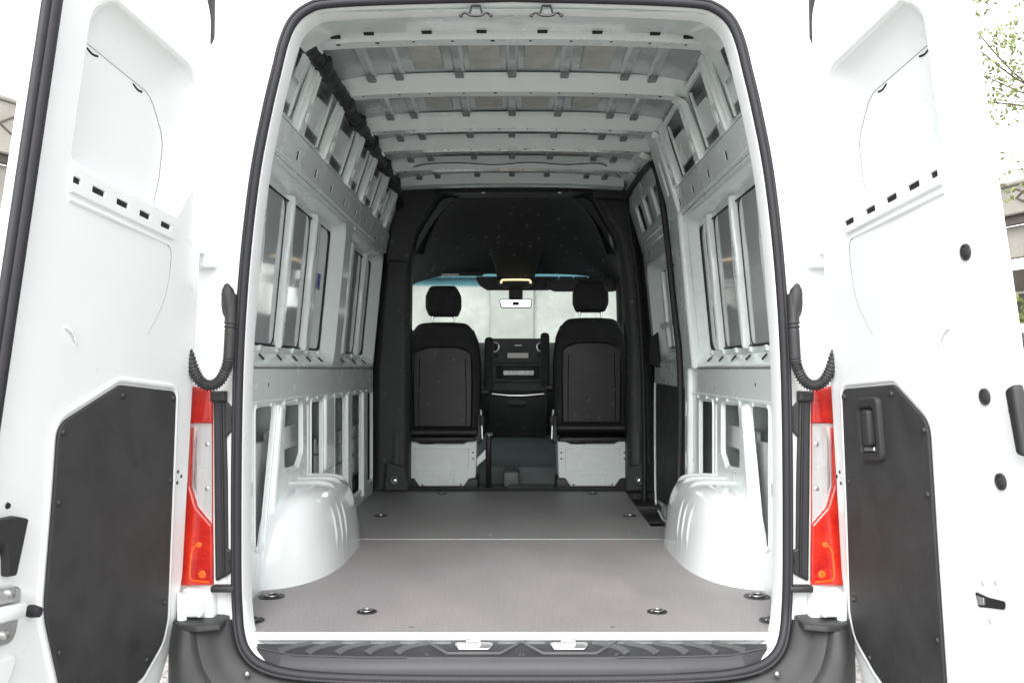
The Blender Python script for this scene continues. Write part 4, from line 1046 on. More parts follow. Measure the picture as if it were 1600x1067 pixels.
# stowage lip across the arch and the blocks at its corners
box('shelf_lip', -0.45, 0.50, YB - 0.05, YB + 0.04, 1.885, 1.935, 'cab_black', at_, 0.012)
tube('shelf_edge', [(-0.47, YB - 0.05, 1.888), (0.0, YB - 0.055, 1.890), (0.50, YB - 0.05, 1.888)], 0.008, 'cab_black', at_, n=8)
for x in (-0.18, 0.30): box('shelf_clip', x - 0.012, x + 0.012, YB - 0.062, YB - 0.05, 1.876, 1.884, 'steel', at_, 0.002)
box('divider', 0.03, 0.036, YB - 0.055, YB - 0.04, 1.89, 1.93, 'cab_black', at_)
V, F, fs = plate_geo(rc([(-0.80, 1.45), (-0.66, 1.45), (-0.60, 1.66), (-0.48, 1.86), (-0.47, 1.955), (-0.72, 1.955)], 0.02), [], 0.05, 0.015, 2)
build('corner_block', frame(V, ((0, YB - 0.01, 0), (1, 0, 0), (0, 0, 1), (0, -1, 0))), F, 'cab_black', at_, flat=(fs, len(F)))
V, F, fs = plate_geo(rc([(0.52, 1.845), (0.76, 1.825), (0.745, 1.96), (0.50, 1.965)], 0.02), [], 0.09, 0.015, 2)
build('corner_block', frame(V, ((0, YB - 0.01, 0), (1, 0, 0), (0, 0, 1), (0, -1, 0))), F, 'cab_black', at_, flat=(fs, len(F)))
# belt anchor housings at the foot of both pillars
for s, x in ((-1, -0.735), (1, 0.80)):
    V, F, fs = plate_geo(rc([(-0.075, 0.0), (0.085, 0.0), (0.055, 0.16), (-0.06, 0.19)], 0.02), [], 0.05, 0.015, 2)
    build('belt_housing', frame(V, ((x, YB - 0.02, 0.0), (-s, 0, 0), (0, 0, 1), (0, -1, 0))), F, 'cab_black', at_, flat=(fs, len(F)))
    tube('belt_anchor', [(x + 0.022 * math.cos(t), YB - 0.078, 0.075 + 0.026 * math.sin(t)) for t in [k_ * 2 * math.pi / 16 for k_ in range(16)]], 0.006, 'steel', at_, n=6, closed=True)
    g = lathe_geo([(0.013, 0), (0.012, -0.008), (0.006, -0.010)], (x, YB - 0.072, 0.072), 'Y', 10); build('bolt', g[0], g[1], 'steel', at_)
    tube('seat_belt', spline([(x + s * 0.02, YB + 0.02, 1.32), (x + s * 0.015, YB + 0.03, 0.8), (x, YB - 0.02, 0.35), (x, YB - 0.06, 0.10)], 5), 0.020, 'cab_black', at_, n=8, flat=0.15)

# headliner: a tall dark scoop from the arch down to the top of the windscreen
rows = []
for i in range(17):
    t = i / 16
    y = lerp(YB + 0.10, 4.72, t)
    z_mid = 1.93 + 0.02 * math.sin(math.pi * min(1, t * 1.6)) - 0.40 * t ** 1.35
    half_w = lerp(0.56, 0.83, t ** 0.8)
    row = []
    for j in range(33):
        q = -1 + 2 * j / 32
        row.append((half_w * q * 1.06 + 0.02, y, z_mid - (0.42 - 0.30 * t) * abs(q) ** 4.5))
    rows.append(row)
hl = vp(loft('headliner', rows, 'headliner', van, closed=False, angle=60))
# bulge in the middle carrying the lamp console
rows = []
for i in range(9):
    t = i / 8; y = lerp(4.15, 4.60, t); zc = 1.93 - 0.40 * ((y - YB - 0.1) / 1.42) ** 1.35
    hw = lerp(0.24, 0.17, t)
    rows.append([(0.03 + hw * a, y, zc + 0.02 * (1 - t) - h * (0.11 * t ** 1.5) - 0.01 * t) for a, h in ((-1, -0.3), (-0.92, 0.4), (-0.8, 0.9), (-0.5, 1), (0.5, 1), (0.8, 0.9), (0.92, 0.4), (1, -0.3))])
loft('console_bulge', rows, 'headliner', hl, closed=False, cap0=False, cap1=True)
V, F, fs = plate_geo(rc([(-0.125, 1.475), (0.185, 1.475), (0.165, 1.43), (0.12, 1.408), (-0.06, 1.408), (-0.105, 1.43)], 0.02), [], 0.06, 0.012, 2)
lc = vp(build('roof_lamp', frame(V, ((0, 4.60, 0), (1, 0, 0), (0, 0, 1), (0, -1, 0))), F, 'grey_plastic', van, flat=(fs, len(F))))
tube('lamp_strip', spline([(-0.085, 4.535, 1.438), (-0.078, 4.534, 1.462), (-0.04, 4.534, 1.466), (0.03, 4.534, 1.467), (0.10, 4.534, 1.466), (0.138, 4.534, 1.462), (0.145, 4.535, 1.438)], 5), 0.008, 'lamp_glow', lc, n=8)
box('switch_pad', -0.045, 0.105, 4.53, 4.545, 1.418, 1.448, 'black_plastic', lc, 0.004)
for k in range(4): box('switch', -0.035 + 0.034 * k, -0.010 + 0.034 * k, 4.525, 4.532, 1.422, 1.442, 'grey_plastic', lc, 0.002)
# mirror on its foot
mr_ = vp(box('mirror_foot', -0.025, 0.085, 4.62, 4.72, 1.325, 1.42, 'black_plastic', van, 0.012))
V, F, fs = plate_geo(rc([(-0.100, 1.322), (0.160, 1.322), (0.150, 1.252), (-0.088, 1.252)], 0.014), [], 0.03, 0.006, 2)
mo = build('mirror', frame(V, ((0, 4.63, 0), (1, 0, 0), (0, 0, 1), (0, -1, 0))), F, 'black_plastic', mr_, flat=(fs, len(F)))
plate('mirror_glass', rc([(-0.092, 1.315), (0.152, 1.315), (0.143, 1.259), (-0.081, 1.259)], 0.010), [], 0.001, 0, ((0, 4.599, 0), (1, 0, 0), (0, 0, 1), (0, -1, 0)), 'chrome', mr_)
box('mirror_sensor', 0.005, 0.055, 4.592, 4.60, 1.272, 1.298, 'grey_plastic', mr_, 0.003)
# sun visors and the handle strip above the passenger side
vis = vp(plate('sun_visor', rc([(0.26, 1.475), (0.86, 1.49), (0.86, 1.40), (0.80, 1.385), (0.34, 1.385), (0.27, 1.41)], 0.03), [], 0.022, 0.008, ((0, 4.68, 0), (1, 0, 0), (0, 0, 1), (0, -1, 0)), 'black_plastic', van, bn=2))
vp(plate('sun_visor', rc([(-0.80, 1.545), (-0.20, 1.545), (-0.24, 1.51), (-0.80, 1.515)], 0.01), [], 0.02, 0.006, ((0, 4.70, 0), (1, 0, 0), (0, 0, 1), (0, -1, 0)), 'black_plastic', van, bn=2))
vp(plate('visor_label', rect(-0.56, -0.42, 1.506, 1.528, 0.003), [], 0.001, 0, ((0, 4.679, 0), (1, 0, 0), (0, 0, 1), (0, -1, 0)), 'paper', van))
for k in range(5): vp(box('visor_slat', 0.26 + 0.115 * k, 0.365 + 0.115 * k, 4.62, 4.65, 1.478, 1.500, 'grey_plastic', van, 0.004))
# dark band at the top of the screen behind the mirror
vp(plate('sensor_shroud', rc([(-0.30, 1.51), (0.36, 1.51), (0.30, 1.40), (-0.20, 1.40), (-0.26, 1.44)], 0.02), [], 0.02, 0.005, ((0, 4.735, 0), (1, 0, 0), (0, 0, 1), (0, -1, 0)), 'black_plastic', van))
# windscreen and A pillars
ws_rows = []
for i in range(9):
    t = i / 8
    ws_rows.append([(x * lerp(0.86, 0.95, t), lerp(4.74, 5.62, t) - 0.16 * abs(x) ** 2.5 * lerp(0.6, 1, t), lerp(1.535, 0.72, t)) for x in [-1 + 2 * j / 16 for j in range(17)]])
vp(loft('windscreen', ws_rows, 'windscreen_glass', van, closed=False))
for s in (-1, 1):
    vp(tube('screen_pillar', spline([(s * 0.80 + (0.03 if s > 0 else 0), 4.42, 1.60), (s * 0.87, 4.66, 1.40), (s * 0.91, 4.95, 1.12), (s * 0.945, 5.28, 0.80), (s * 0.95, 5.36, 0.70)], 5), 0.05, 'cab_black', van, n=10))
    # cab door: lower half, sill trim and glass
    cd = vp(loft('cab_door', [[(s * 0.90, y, -0.25), (s * 0.90, y, 0.2), (s * 0.88, y, 0.66), (s * 0.93, y, 0.72)] for y in (3.36, 4.3, 5.3)], 'cab_black', van, closed=False))
    loft('door_skin', [[(s * 0.965, y, -0.3), (s * 0.985, y, 0.2), (s * 0.975, y, 0.6), (s * 0.955, y, 0.74)] for y in (3.2, 4.3, 5.35)], 'white_paint', cd, closed=False)
    loft('door_glass', [[(s * 0.945, y, 0.73), (s * 0.87, y - 0.02, 1.43)] for y in (3.42, 4.0, 4.62)] + [[(s * 0.945, 5.22, 0.73), (s * 0.925, 5.1, 0.95)]], 'window_glass', cd, closed=False)
    tube('window_frame', spline([(s * 0.93, 3.40, 0.72), (s * 0.90, 3.40, 1.1), (s * 0.865, 3.42, 1.43), (s * 0.86, 3.9, 1.47), (s * 0.86, 4.55, 1.45)], 5), 0.028, 'cab_black', cd, n=8)
    loft('roof_side', [[(s * 0.875, y, 1.44 + 0.0), (s * 0.80, y, 1.80), (s * 0.70, y, 1.98)] for y in (3.2, 3.9)] + [[(s * 0.87, 4.66, 1.44), (s * 0.80, 4.5, 1.62), (s * 0.70, 4.3, 1.76)]], 'white_paint', cd, closed=False)
    tube('door_grip', spline([(s * 0.86, 3.75, 0.45), (s * 0.83, 3.9, 0.50), (s * 0.83, 4.2, 0.50), (s * 0.86, 4.35, 0.45)], 5), 0.014, 'black_plastic', cd, n=8)
    # outside mirror
    em = vp(box('door_mirror', s * 1.06, s * 1.26, 4.92, 5.06, 0.78, 1.14, 'black_plastic', van, 0.03))
    plate('mirror_glass', rect(0, 0.15, 0, 0.30, 0.02), [], 0.001, 0, (Vector((1.085 if s > 0 else -1.235, 4.9185, 0.81)), Vector((1, 0, 0)), Vector((0, 0, 1)), Vector((0, -1, 0))), 'chrome', em)
    tube('mirror_arm', [(s * 0.94, 4.98, 0.80), (s * 1.08, 4.99, 0.84)], 0.03, 'black_plastic', em, n=8)
# cab roof shell, nose and grille (outside)
vp(loft('cab_roof', [[(x, y, z - 0.10 * (abs(x) / 0.8) ** 3) for x in [-0.80 + 0.1 * k_ for k_ in range(17)]] for y, z in ((3.28, 2.04), (3.6, 2.02), (4.0, 1.93), (4.4, 1.77), (4.74, 1.56))], 'white_paint', van, closed=False))
vp(loft('bonnet', [[(x * 0.96, y, z - 0.03 * abs(x) ** 3) for x in [-1 + 0.1 * k_ for k_ in range(21)]] for y, z in ((5.55, 0.72), (5.9, 0.62), (6.15, 0.48), (6.25, 0.30), (6.28, -0.05), (6.24, -0.38))], 'white_paint', van, closed=False))
vp(plate('grille', rc([(-0.55, 0.02), (0.55, 0.02), (0.45, 0.28), (-0.45, 0.28)], 0.05), [], 0.02, 0.006, ((0, 6.28, 0), (1, 0, 0), (0, 0, 1), (0, 1, 0)), 'black_plastic', van))
for s in (-1, 1):
    vp(plate('headlight', rc([(0.56, 0.12), (0.90, 0.16), (0.92, 0.36), (0.55, 0.28)], 0.05), [], 0.03, 0.008, ((0, 6.265, 0), (s, 0, 0), (0, 0, 1), (0, 1, 0)), 'reflector', van))
    vp(loft('wing', [[(s * 0.965, y, 0.70 if y < 5.8 else 0.5), (s * 0.985, y, 0.3), (s * 0.975, y, -0.38)] for y in (5.33, 5.7, 6.05)] + [[(s * 0.93, 6.25, 0.35), (s * 0.94, 6.25, 0.1), (s * 0.93, 6.24, -0.38)]], 'white_paint', van, closed=False))
# wheels
for s in (-1, 1):
    for y in (1.10, 5.25):
        g = lathe_geo([(0.20, -0.10), (0.31, -0.11), (0.345, -0.085), (0.348, 0.0), (0.345, 0.085), (0.31, 0.11), (0.20, 0.10)], (s * 0.84, y, -FZ + 0.347), 'X', 40)
        wh = vp(build('wheel', g[0], g[1], 'tyre', van))
        lathe('rim', [(0.215, s * 0.105), (0.205, s * 0.112), (0.19, s * 0.09), (0.12, s * 0.10), (0.07, s * 0.115), (0.03, s * 0.115)], (s * 0.84, y, -FZ + 0.347), 'X', 'steel', wh, n=32)

# cab floor with rubber mat
cf = vp(box('cab_floor', -0.92, 0.92, 3.262, 5.3, -0.09, -0.055, 'cab_mat', van))
box('mat_ridge', -0.20, 0.32, 3.30, 3.62, -0.056, -0.035, 'cab_mat', cf, 0.01)
V, F = loft_geo([[(x, 3.95, -0.05), (x, 4.05, 0.06), (x, 4.5, 0.09), (x, 4.9, 0.30)] for x in (-0.30, 0.38)], False); build('tunnel', V, F, 'cab_mat', cf)
box('tunnel_side', -0.06, 0.05, 3.75, 4.2, -0.05, 0.06, 'cab_mat', cf, 0.02)
box('mat_tray', -0.02, 0.16, 3.38, 3.72, -0.036, -0.022, 'cab_mat', cf, 0.008)

# dash
rows = []
for x in [-0.93 + 1.86 * k_ / 30 for k_ in range(31)]:
    c = math.exp(-((x - 0.045) / 0.24) ** 6)
    rows.append([(x, 5.6, 0.80), (x, 5.1, 0.95), (x, 4.75, 0.985), (x, 4.60 - 0.10 * c, 0.975), (x, 4.55 - 0.13 * c, 0.94), (x, 4.54 - 0.14 * c, 0.66), (x, 4.60 - 0.10 * c, 0.45), (x, 4.75, 0.30), (x, 4.95, -0.05)])
ds = vp(loft('dashboard', rows, 'cab_black', van, closed=False, angle=35))
yc = 4.395
def dp(u, v, w_=0): return (u, yc - w_, v)
def dfr(w_): return ((0, yc - w_, 0), (1, 0, 0), (0, 0, 1), (0, -1, 0))
plate('centre_stack', rc([(-0.175, 0.60), (0.265, 0.60), (0.265, 0.985), (0.25, 1.005), (-0.16, 1.005), (-0.175, 0.985)], 0.012),
      [rect(-0.02, 0.11, 0.86, 0.89, 0.004), rect(-0.12, 0.21, 0.70, 0.79, 0.015)], 0.03, 0.008, dfr(0.0), 'cab_black', ds, bn=2)
for x in (-0.135, 0.225):
    tube('vent_ring', [dp(x + 0.036 * math.cos(t), 0.94 + 0.036 * math.sin(t), 0.034) for t in [k_ * 2 * math.pi / 24 for k_ in range(24)]], 0.006, 'steel', ds, n=8, closed=True)
    g = lathe_geo([(0.034, 0), (0.03, -0.002)], dp(x, 0.94, 0.031), 'Y', 20); build('vent', g[0], g[1], 'dark', ds)
    plate('vent_slot', rect(x - 0.03, x + 0.03, 0.862, 0.885, 0.004), [], 0.004, 0.001, dfr(0.031), 'dark', ds)
plate('screen', rect(-0.035, 0.125, 0.855, 0.895, 0.004), [], 0.004, 0.001, dfr(0.031), 'screen', ds)
for k in range(7): box('button', -0.045 + 0.026 * k, -0.024 + 0.026 * k, yc - 0.036, yc - 0.03, 0.912, 0.924, 'grey_plastic', ds, 0.002)
for k in range(7): box('button', -0.045 + 0.026 * k, -0.024 + 0.026 * k, yc - 0.036, yc - 0.03, 0.934, 0.944, 'grey_plastic', ds, 0.002)
box('display_strip', 0.02, 0.075, yc - 0.036, yc - 0.03, 0.948, 0.956, 'paper', ds, 0.001)
box('stack_bar', -0.16, 0.25, yc - 0.05, yc - 0.025, 0.815, 0.835, 'grey_plastic', ds, 0.006)
box('stack_shelf', -0.15, 0.24, yc - 0.055, yc - 0.01, 0.672, 0.695, 'cab_black', ds, 0.006)
V, F = box_geo(-0.065, 0.165, yc - 0.05, yc - 0.02, 0.725, 0.760, 0.006); build('silver_trim', V, F, 'paper', ds)
for k in range(8): box('button', -0.06 + 0.028 * k, -0.038 + 0.028 * k, yc - 0.045, yc - 0.03, 0.700, 0.714, 'grey_plastic', ds, 0.002)
V, F = loft_geo([[(x, 4.36, 0.60), (x, 4.28, 0.585), (x, 4.25, 0.55), (x, 4.28, 0.40), (x, 4.40, 0.25)] for x in (-0.17, 0.26)], False); build('stack_base', V, F, 'cab_black', ds)
V, F = box_geo(-0.03, 0.11, 4.20, 4.28, 0.495, 0.545, 0.016); build('shift_knob', V, F, 'grey_plastic', ds)
tube('base_trim', [(-0.15, 4.27, 0.588), (-0.02, 4.27, 0.575), (0.10, 4.27, 0.575), (0.24, 4.27, 0.588)], 0.006, 'steel', ds, n=6)
# steering wheel on the -X side
sw = vp(tube('steering_wheel', [(-0.46 + 0.20 * math.cos(t), 4.30 + 0.10 * math.sin(t), 0.78 + 0.17 * math.sin(t)) for t in [k_ * 2 * math.pi / 30 for k_ in range(30)]], 0.016, 'black_plastic', van, n=8, closed=True))
tube('wheel_spoke', [(-0.65, 4.30, 0.78), (-0.46, 4.32, 0.77), (-0.27, 4.30, 0.78)], 0.018, 'black_plastic', sw, n=8)
tube('wheel_column', [(-0.46, 4.32, 0.77), (-0.46, 4.62, 0.68)], 0.05, 'black_plastic', sw, n=10)

# seats
def bucket_seat(cx, dz, arm_side):
    y0 = 3.46
    fr = (Vector((cx, y0 + 0.13, dz)), Vector((1, 0, 0)), Vector((0, 0, 1)), Vector((0, -1, 0)))
    bo = rc([(-0.235, 0.36, .03), (0.235, 0.36, .03), (0.248, 0.62, .3), (0.250, 0.80, .2), (0.225, 0.985, .15), (0.165, 1.075, .08), (0.06, 1.083, .2), (-0.06, 1.083, .2), (-0.165, 1.075, .08), (-0.225, 0.985, .15), (-0.250, 0.80, .2), (-0.248, 0.62, .3)], 0.05, 6)
    V, F, fs = plate_geo(bo, [], 0.15, 0.045, 5)
    s_ = vp(build('bucket_seat', frame(V, fr), F, 'seat_cloth', van, angle=80))
    def fw(d): return (fr[0] + Vector((0, -d, 0)), fr[1], fr[2], fr[3])
    shell = rc([(-0.195, 0.385, .02), (0.195, 0.385, .02), (0.200, 0.70, .2), (0.195, 0.885, .06), (0.10, 0.922, .2), (-0.10, 0.922, .2), (-0.195, 0.885, .06), (-0.200, 0.70, .2)], 0.04, 6)
    plate('back_shell', shell, [], 0.020, 0.012, fw(0.142), 'seat_shell', s_, bn=3)
    for s in (-1, 1):
        tube('shell_bead', [(cx + s * 0.155, y0 - 0.031, dz + 0.40), (cx + s * 0.156, y0 - 0.031, dz + 0.6), (cx + s * 0.150, y0 - 0.031, dz + 0.84)], 0.0035, 'seat_shell', s_, n=6)
        tube('side_piping', [(cx + s * x, y0 + 0.02, dz + z) for x, z in ((0.236, 0.40), (0.249, 0.62), (0.250, 0.80), (0.232, 0.95), (0.20, 1.03))], 0.005, 'seat_shell', s_, n=6)
    # headrest on two chromed posts
    hr_ = rc([(-0.095, 1.122, .03), (0.095, 1.122, .03), (0.118, 1.18, .05), (0.117, 1.26, .06), (0.085, 1.325, .04), (-0.085, 1.325, .04), (-0.117, 1.26, .06), (-0.118, 1.18, .05)], 0.04, 6)
    V, F, fs = plate_geo(hr_, [], 0.12, 0.035, 5); build('headrest', frame(V, fw(0.02)), F, 'seat_cloth', s_, angle=80)
    for s in (-1, 1):
        tube('headrest_post', [(cx + s * 0.072, y0 + 0.05, dz + 1.06), (cx + s * 0.072, y0 + 0.05, dz + 1.15)], 0.006, 'chrome', s_, n=8)
        lathe('post_collar', [(0.012, 0.0), (0.012, 0.02), (0.007, 0.024)], (cx + s * 0.072, y0 + 0.05, dz + 1.112), 'Z', 'chrome', s_, n=10)
    # cushion, rear cross member, recliner sides
    box('cushion', cx - 0.25, cx + 0.25, y0 + 0.02, y0 + 0.56, 0.335, 0.47, 'seat_cloth', s_, 0.05)
    tube('cross_member', [(cx - 0.225, y0 - 0.005, dz + 0.352), (cx + 0.225, y0 - 0.005, dz + 0.352)], 0.026, 'black_plastic', s_, n=10)
    box('seat_rail_cover', cx - 0.215, cx + 0.215, y0 - 0.07, y0 + 0.05, 0.285, 0.325, 'black_plastic', s_, 0.012)
    for s in (-1, 1):
        V, F, fs = plate_geo(rc([(-0.04, 0.28), (0.12, 0.28), (0.11, 0.42), (0.06, 0.50), (0.0, 0.47)], 0.02), [], 0.025, 0.008, 2)
        build('recliner', frame(V, ((cx + s * 0.232, y0 + 0.0, 0), (0, 1, 0), (0, 0, 1), (s, 0, 0))), F, 'black_plastic', s_, flat=(fs, len(F)))
        tube('recliner_link', [(cx + s * 0.262, y0 - 0.01, 0.31), (cx + s * 0.258, y0 + 0.0, 0.42), (cx + s * 0.250, y0 + 0.02, 0.50)], 0.008, 'steel' if s * arm_side > 0 else 'black_plastic', s_, n=6)
        box('height_knob', cx + s * 0.245, cx + s * 0.275, y0 - 0.03, y0 + 0.03, 0.40, 0.46, 'black_plastic', s_, 0.010)
    for k_ in range(3): tube('under_wire', spline([(cx - 0.18 + 0.1 * k_, y0 - 0.10, 0.30), (cx - 0.10 + 0.1 * k_, y0 - 0.12, 0.285 + 0.01 * k_), (cx + 0.02 + 0.08 * k_, y0 - 0.10, 0.305)], 4), 0.005, 'black_plastic', s_, n=5)
    # white pressed box the seat stands on
    yb = 3.335
    fb = ((cx, yb + 0.33, 0), (1, 0, 0), (0, 0, 1), (0, -1, 0))
    bx_ = rc([(-0.145, 0.012), (0.145, 0.012), (0.178, 0.062), (0.222, 0.066), (0.230, 0.300), (0.17, 0.298), (0.14, 0.285), (-0.14, 0.285), (-0.17, 0.298), (-0.230, 0.300), (-0.222, 0.066), (-0.178, 0.062)], 0.006, 3)
    V, F, fs = plate_geo(bx_, [], 0.33, 0.006, 2); build('seat_box', frame(V, fb), F, 'inner_paint', s_, flat=(fs, len(F)))
    def bt(u, v): return (cx + u, yb - 0.0005, v)
    tube('box_bead', spline([bt(-0.175, 0.255), bt(0.16, 0.255), bt(0.175, 0.245), bt(0.175, 0.235), bt(0.175, 0.12)], 4), 0.003, 'inner_paint', s_, n=6)
    tube('box_bead', [bt(-0.175, 0.255), bt(-0.18, 0.115)], 0.003, 'inner_paint', s_, n=6)
    tube('box_bead', [bt(-0.18, 0.118), bt(0.18, 0.118)], 0.003, 'inner_paint', s_, n=6)
    tube('box_bead', spline([bt(-0.08, 0.078), bt(-0.065, 0.088), bt(0.065, 0.088), bt(0.08, 0.078), bt(0.08, 0.02)], 4), 0.003, 'inner_paint', s_, n=6)
    for u, v in ((-0.125, 0.022), (0.125, 0.022), (-0.205, 0.23), (-0.205, 0.19), (0.205, 0.23), (0.205, 0.19)):
        g = lathe_geo([(0.006, 0), (0.005, -0.0008)], bt(u, v), 'Y', 10); build('hole', g[0], g[1], 'dark', s_)
    box('foot_bracket', cx - 0.235, cx + 0.235, yb + 0.02, yb + 0.30, -0.05, 0.058, 'black_plastic', s_, 0.006)
    # armrest folded up beside the backrest
    box('armrest', cx + arm_side * 0.275, cx + arm_side * 0.335, y0 + 0.03, y0 + 0.10, dz + 0.62, dz + 0.985, 'seat_cloth', s_, 0.022)
    lathe('armrest_pivot', [(0.03, -0.025), (0.03, 0.025)], (cx + arm_side * 0.275, y0 + 0.065, dz + 0.62), 'X', 'black_plastic', s_, n=12)
    return s_
bucket_seat(-0.458, 0.0, 1)
bucket_seat(0.525, 0.030, -1)
# parking-brake lever beside the driver's seat
hb = vp(tube('brake_lever', spline([(-0.155, 3.52, -0.02), (-0.155, 3.44, 0.10), (-0.155, 3.40, 0.22), (-0.15, 3.40, 0.335)], 5), 0.020, 'black_plastic', van, n=10))
lathe('lever_cap', [(0.024, 0), (0.026, 0.012), (0.015, 0.02)], (-0.15, 3.40, 0.335), 'Z', 'steel', hb, n=12)
vp(loft('lever_gusset', [[(-0.235, 3.40, 0.13), (-0.235, 3.40, 0.18)], [(-0.16, 3.40, 0.20), (-0.16, 3.40, 0.26)]], 'inner_paint', van, closed=False))

# ------------------------------------------------------------------ ground and what shows past the doors
def ground_material():
    m = bpy.data.materials.new('asphalt'); m.use_nodes = True
    n, l = m.node_tree.nodes, m.node_tree.links; b = n['Principled BSDF']; tc = n.new('ShaderNodeTexCoord')
    v = n.new('ShaderNodeTexVoronoi'); v.inputs['Scale'].default_value = 70; l.new(tc.outputs['Object'], v.inputs['Vector'])
    a = n.new('ShaderNodeTexNoise'); a.inputs['Scale'].default_value = 1.2; a.inputs['Detail'].default_value = 8; l.new(tc.outputs['Object'], a.inputs['Vector'])
    cr = n.new('ShaderNodeValToRGB'); e = cr.color_ramp.elements
    e[0].color = (0.16, 0.155, 0.15, 1); e[1].color = (0.46, 0.435, 0.415, 1)
    sp = n.new('ShaderNodeSeparateColor'); l.new(v.outputs['Color'], sp.inputs[0]); l.new(sp.outputs[0], cr.inputs[0])
    mx = n.new('ShaderNodeMix'); mx.data_type = 'RGBA'; mx.blend_type = 'OVERLAY'; mx.inputs[0].default_value = 0.5
    l.new(cr.outputs[0], mx.inputs[6]); l.new(a.outputs['Fac'], mx.inputs[7]); l.new(mx.outputs[2], b.inputs['Base Color'])
    bp = n.new('ShaderNodeBump'); bp.inputs['Strength'].default_value = 0.8; bp.inputs['Distance'].default_value = 0.008
    l.new(v.outputs['Distance'], bp.inputs['Height']); l.new(bp.outputs[0], b.inputs['Normal']); b.inputs['Roughness'].default_value = 0.85
    MATS['asphalt'] = m
ground_material()
g_ = build('ground', [(-250, -250, 0), (250, -250, 0), (250, 250, 0), (-250, 250, 0)], [(0, 1, 2, 3)], 'asphalt', None, smooth=False)
tag(g_, 'pale gritty asphalt of the yard under the van', None, None, 'structure')
mat('concrete', (0.33, 0.315, 0.28), 0.85, var=0.18, vscale=1.5, bump=0.5, bscale=40)
mat('concrete_dark', (0.10, 0.088, 0.076), 0.9, var=0.3, vscale=1.2)  # shade of slab line and open level put into colour; also reliefs
mat('render_wall', (0.25, 0.26, 0.245), 0.9, var=0.28, vscale=0.9)
mat('pilaster_render', (0.22, 0.23, 0.215), 0.9, var=0.15, vscale=1.5)
mat('bark', (0.10, 0.075, 0.05), 0.9, var=0.3, vscale=12)
mat('leaf_a', (0.19, 0.23, 0.08), 0.6, var=0.3, vscale=3)
mat('car_paint', (0.42, 0.44, 0.46), 0.3, metal=0.6, coat=1.0)

def deck(name, label, x0, y0, dirx, length, top, s, ph, uh):
    """concrete car-park front: parapet with diamond reliefs, painted slab shadow, columns, a dark level behind"""
    d = Vector((dirx, 1, 0)).normalized(); nrm = Vector((d.y, -d.x, 0)) * (1 if s < 0 else -1)   # towards the street
    O = Vector((x0, y0, 0)) - d * length * 0.3
    root = bpy.data.objects.new(name, None); link(root); root.location = O
    tag(root, label, 'building')
    def fr(w_, z=0.0): return (nrm * w_ + Vector((0, 0, z)), d, Vector((0, 0, 1)), nrm)
    plate('parapet', rect(0, length, top - ph, top), [], 0.25, 0.03, fr(0), 'concrete', root)
    plate('coping', rect(0, length, top, top + 0.12), [], 0.40, 0.03, fr(-0.08), 'concrete', root)
    plate('slab_shadow', rect(0, length, top - ph - 0.25, top - ph - 0.01), [], 0.12, 0.02, fr(0), 'concrete_dark', root)  # shadow line below the parapet painted as a dark strip
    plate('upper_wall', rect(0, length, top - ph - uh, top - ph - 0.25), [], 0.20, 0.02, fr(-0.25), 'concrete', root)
    plate('dark_level', rect(0, length, 0.9, top - ph - uh), [], 0.2, 0, fr(-2.5), 'concrete_dark', root)  # shade of the open level put into the wall's dark colour
    plate('low_wall', rect(0, length, 0, 1.3), [], 0.25, 0.02, fr(-0.1), 'concrete', root)
    plate('floor_beam', rect(0, length, top - ph - uh - 0.75, top - ph - uh - 0.68), [], 0.1, 0.01, fr(-2.2), 'concrete', root)
    n = int(length / 1.6)
    for i in range(n):
        u = 0.8 + 1.6 * i; v = top - ph * 0.45; k_ = ph / 1.7
        q = [(u - 0.62 * k_, v), (u, v - 0.36 * k_), (u + 0.62 * k_, v), (u, v + 0.36 * k_)]
        plate('diamond_relief', q, [offset(q, 0.045)], 0.03, 0.01, fr(0.25), 'concrete_dark', root)
    for i in range(int(length / 6) + 1):
        u = 0.3 + 6 * i
        plate('column', rect(u, u + 0.5, 0, top - ph - 0.3, 0.03), [], 0.5, 0.03, fr(-0.3), 'concrete', root)
    return root
deck('parking_deck', 'tall pale concrete deck with diamond reliefs, beyond the van on the left', -13.2, 22, 0.40, 30, 8.4, -1, 1.35, 1.75)
deck('parking_deck', 'lower pale concrete deck behind the tree, on the right', 13.3, 22, -0.24, 26, 6.25, 1, 0.75, 1.1)
# pale rendered building facing the windscreen
pb = bpy.data.objects.new('rendered_building', None); link(pb); pb.location = (0, 30, 0)
tag(pb, 'pale rendered building straight ahead, seen washed out through the windscreen', 'building')
plate('wall', rect(-6.0, 6.0, 0, 8.0), [], 0.3, 0.02, ((0, 0, 0), (1, 0, 0), (0, 0, 1), (0, -1, 0)), 'render_wall', pb)
plate('pilaster', rect(-0.75, 0.75, 0, 4.6), [], 0.2, 0.02, ((0, -0.3, 0), (1, 0, 0), (0, 0, 1), (0, -1, 0)), 'pilaster_render', pb)
plate('cornice', rect(-6.2, 6.2, 4.6, 4.9), [], 0.25, 0.03, ((0, -0.3, 0), (1, 0, 0), (0, 0, 1), (0, -1, 0)), 'pilaster_render', pb)

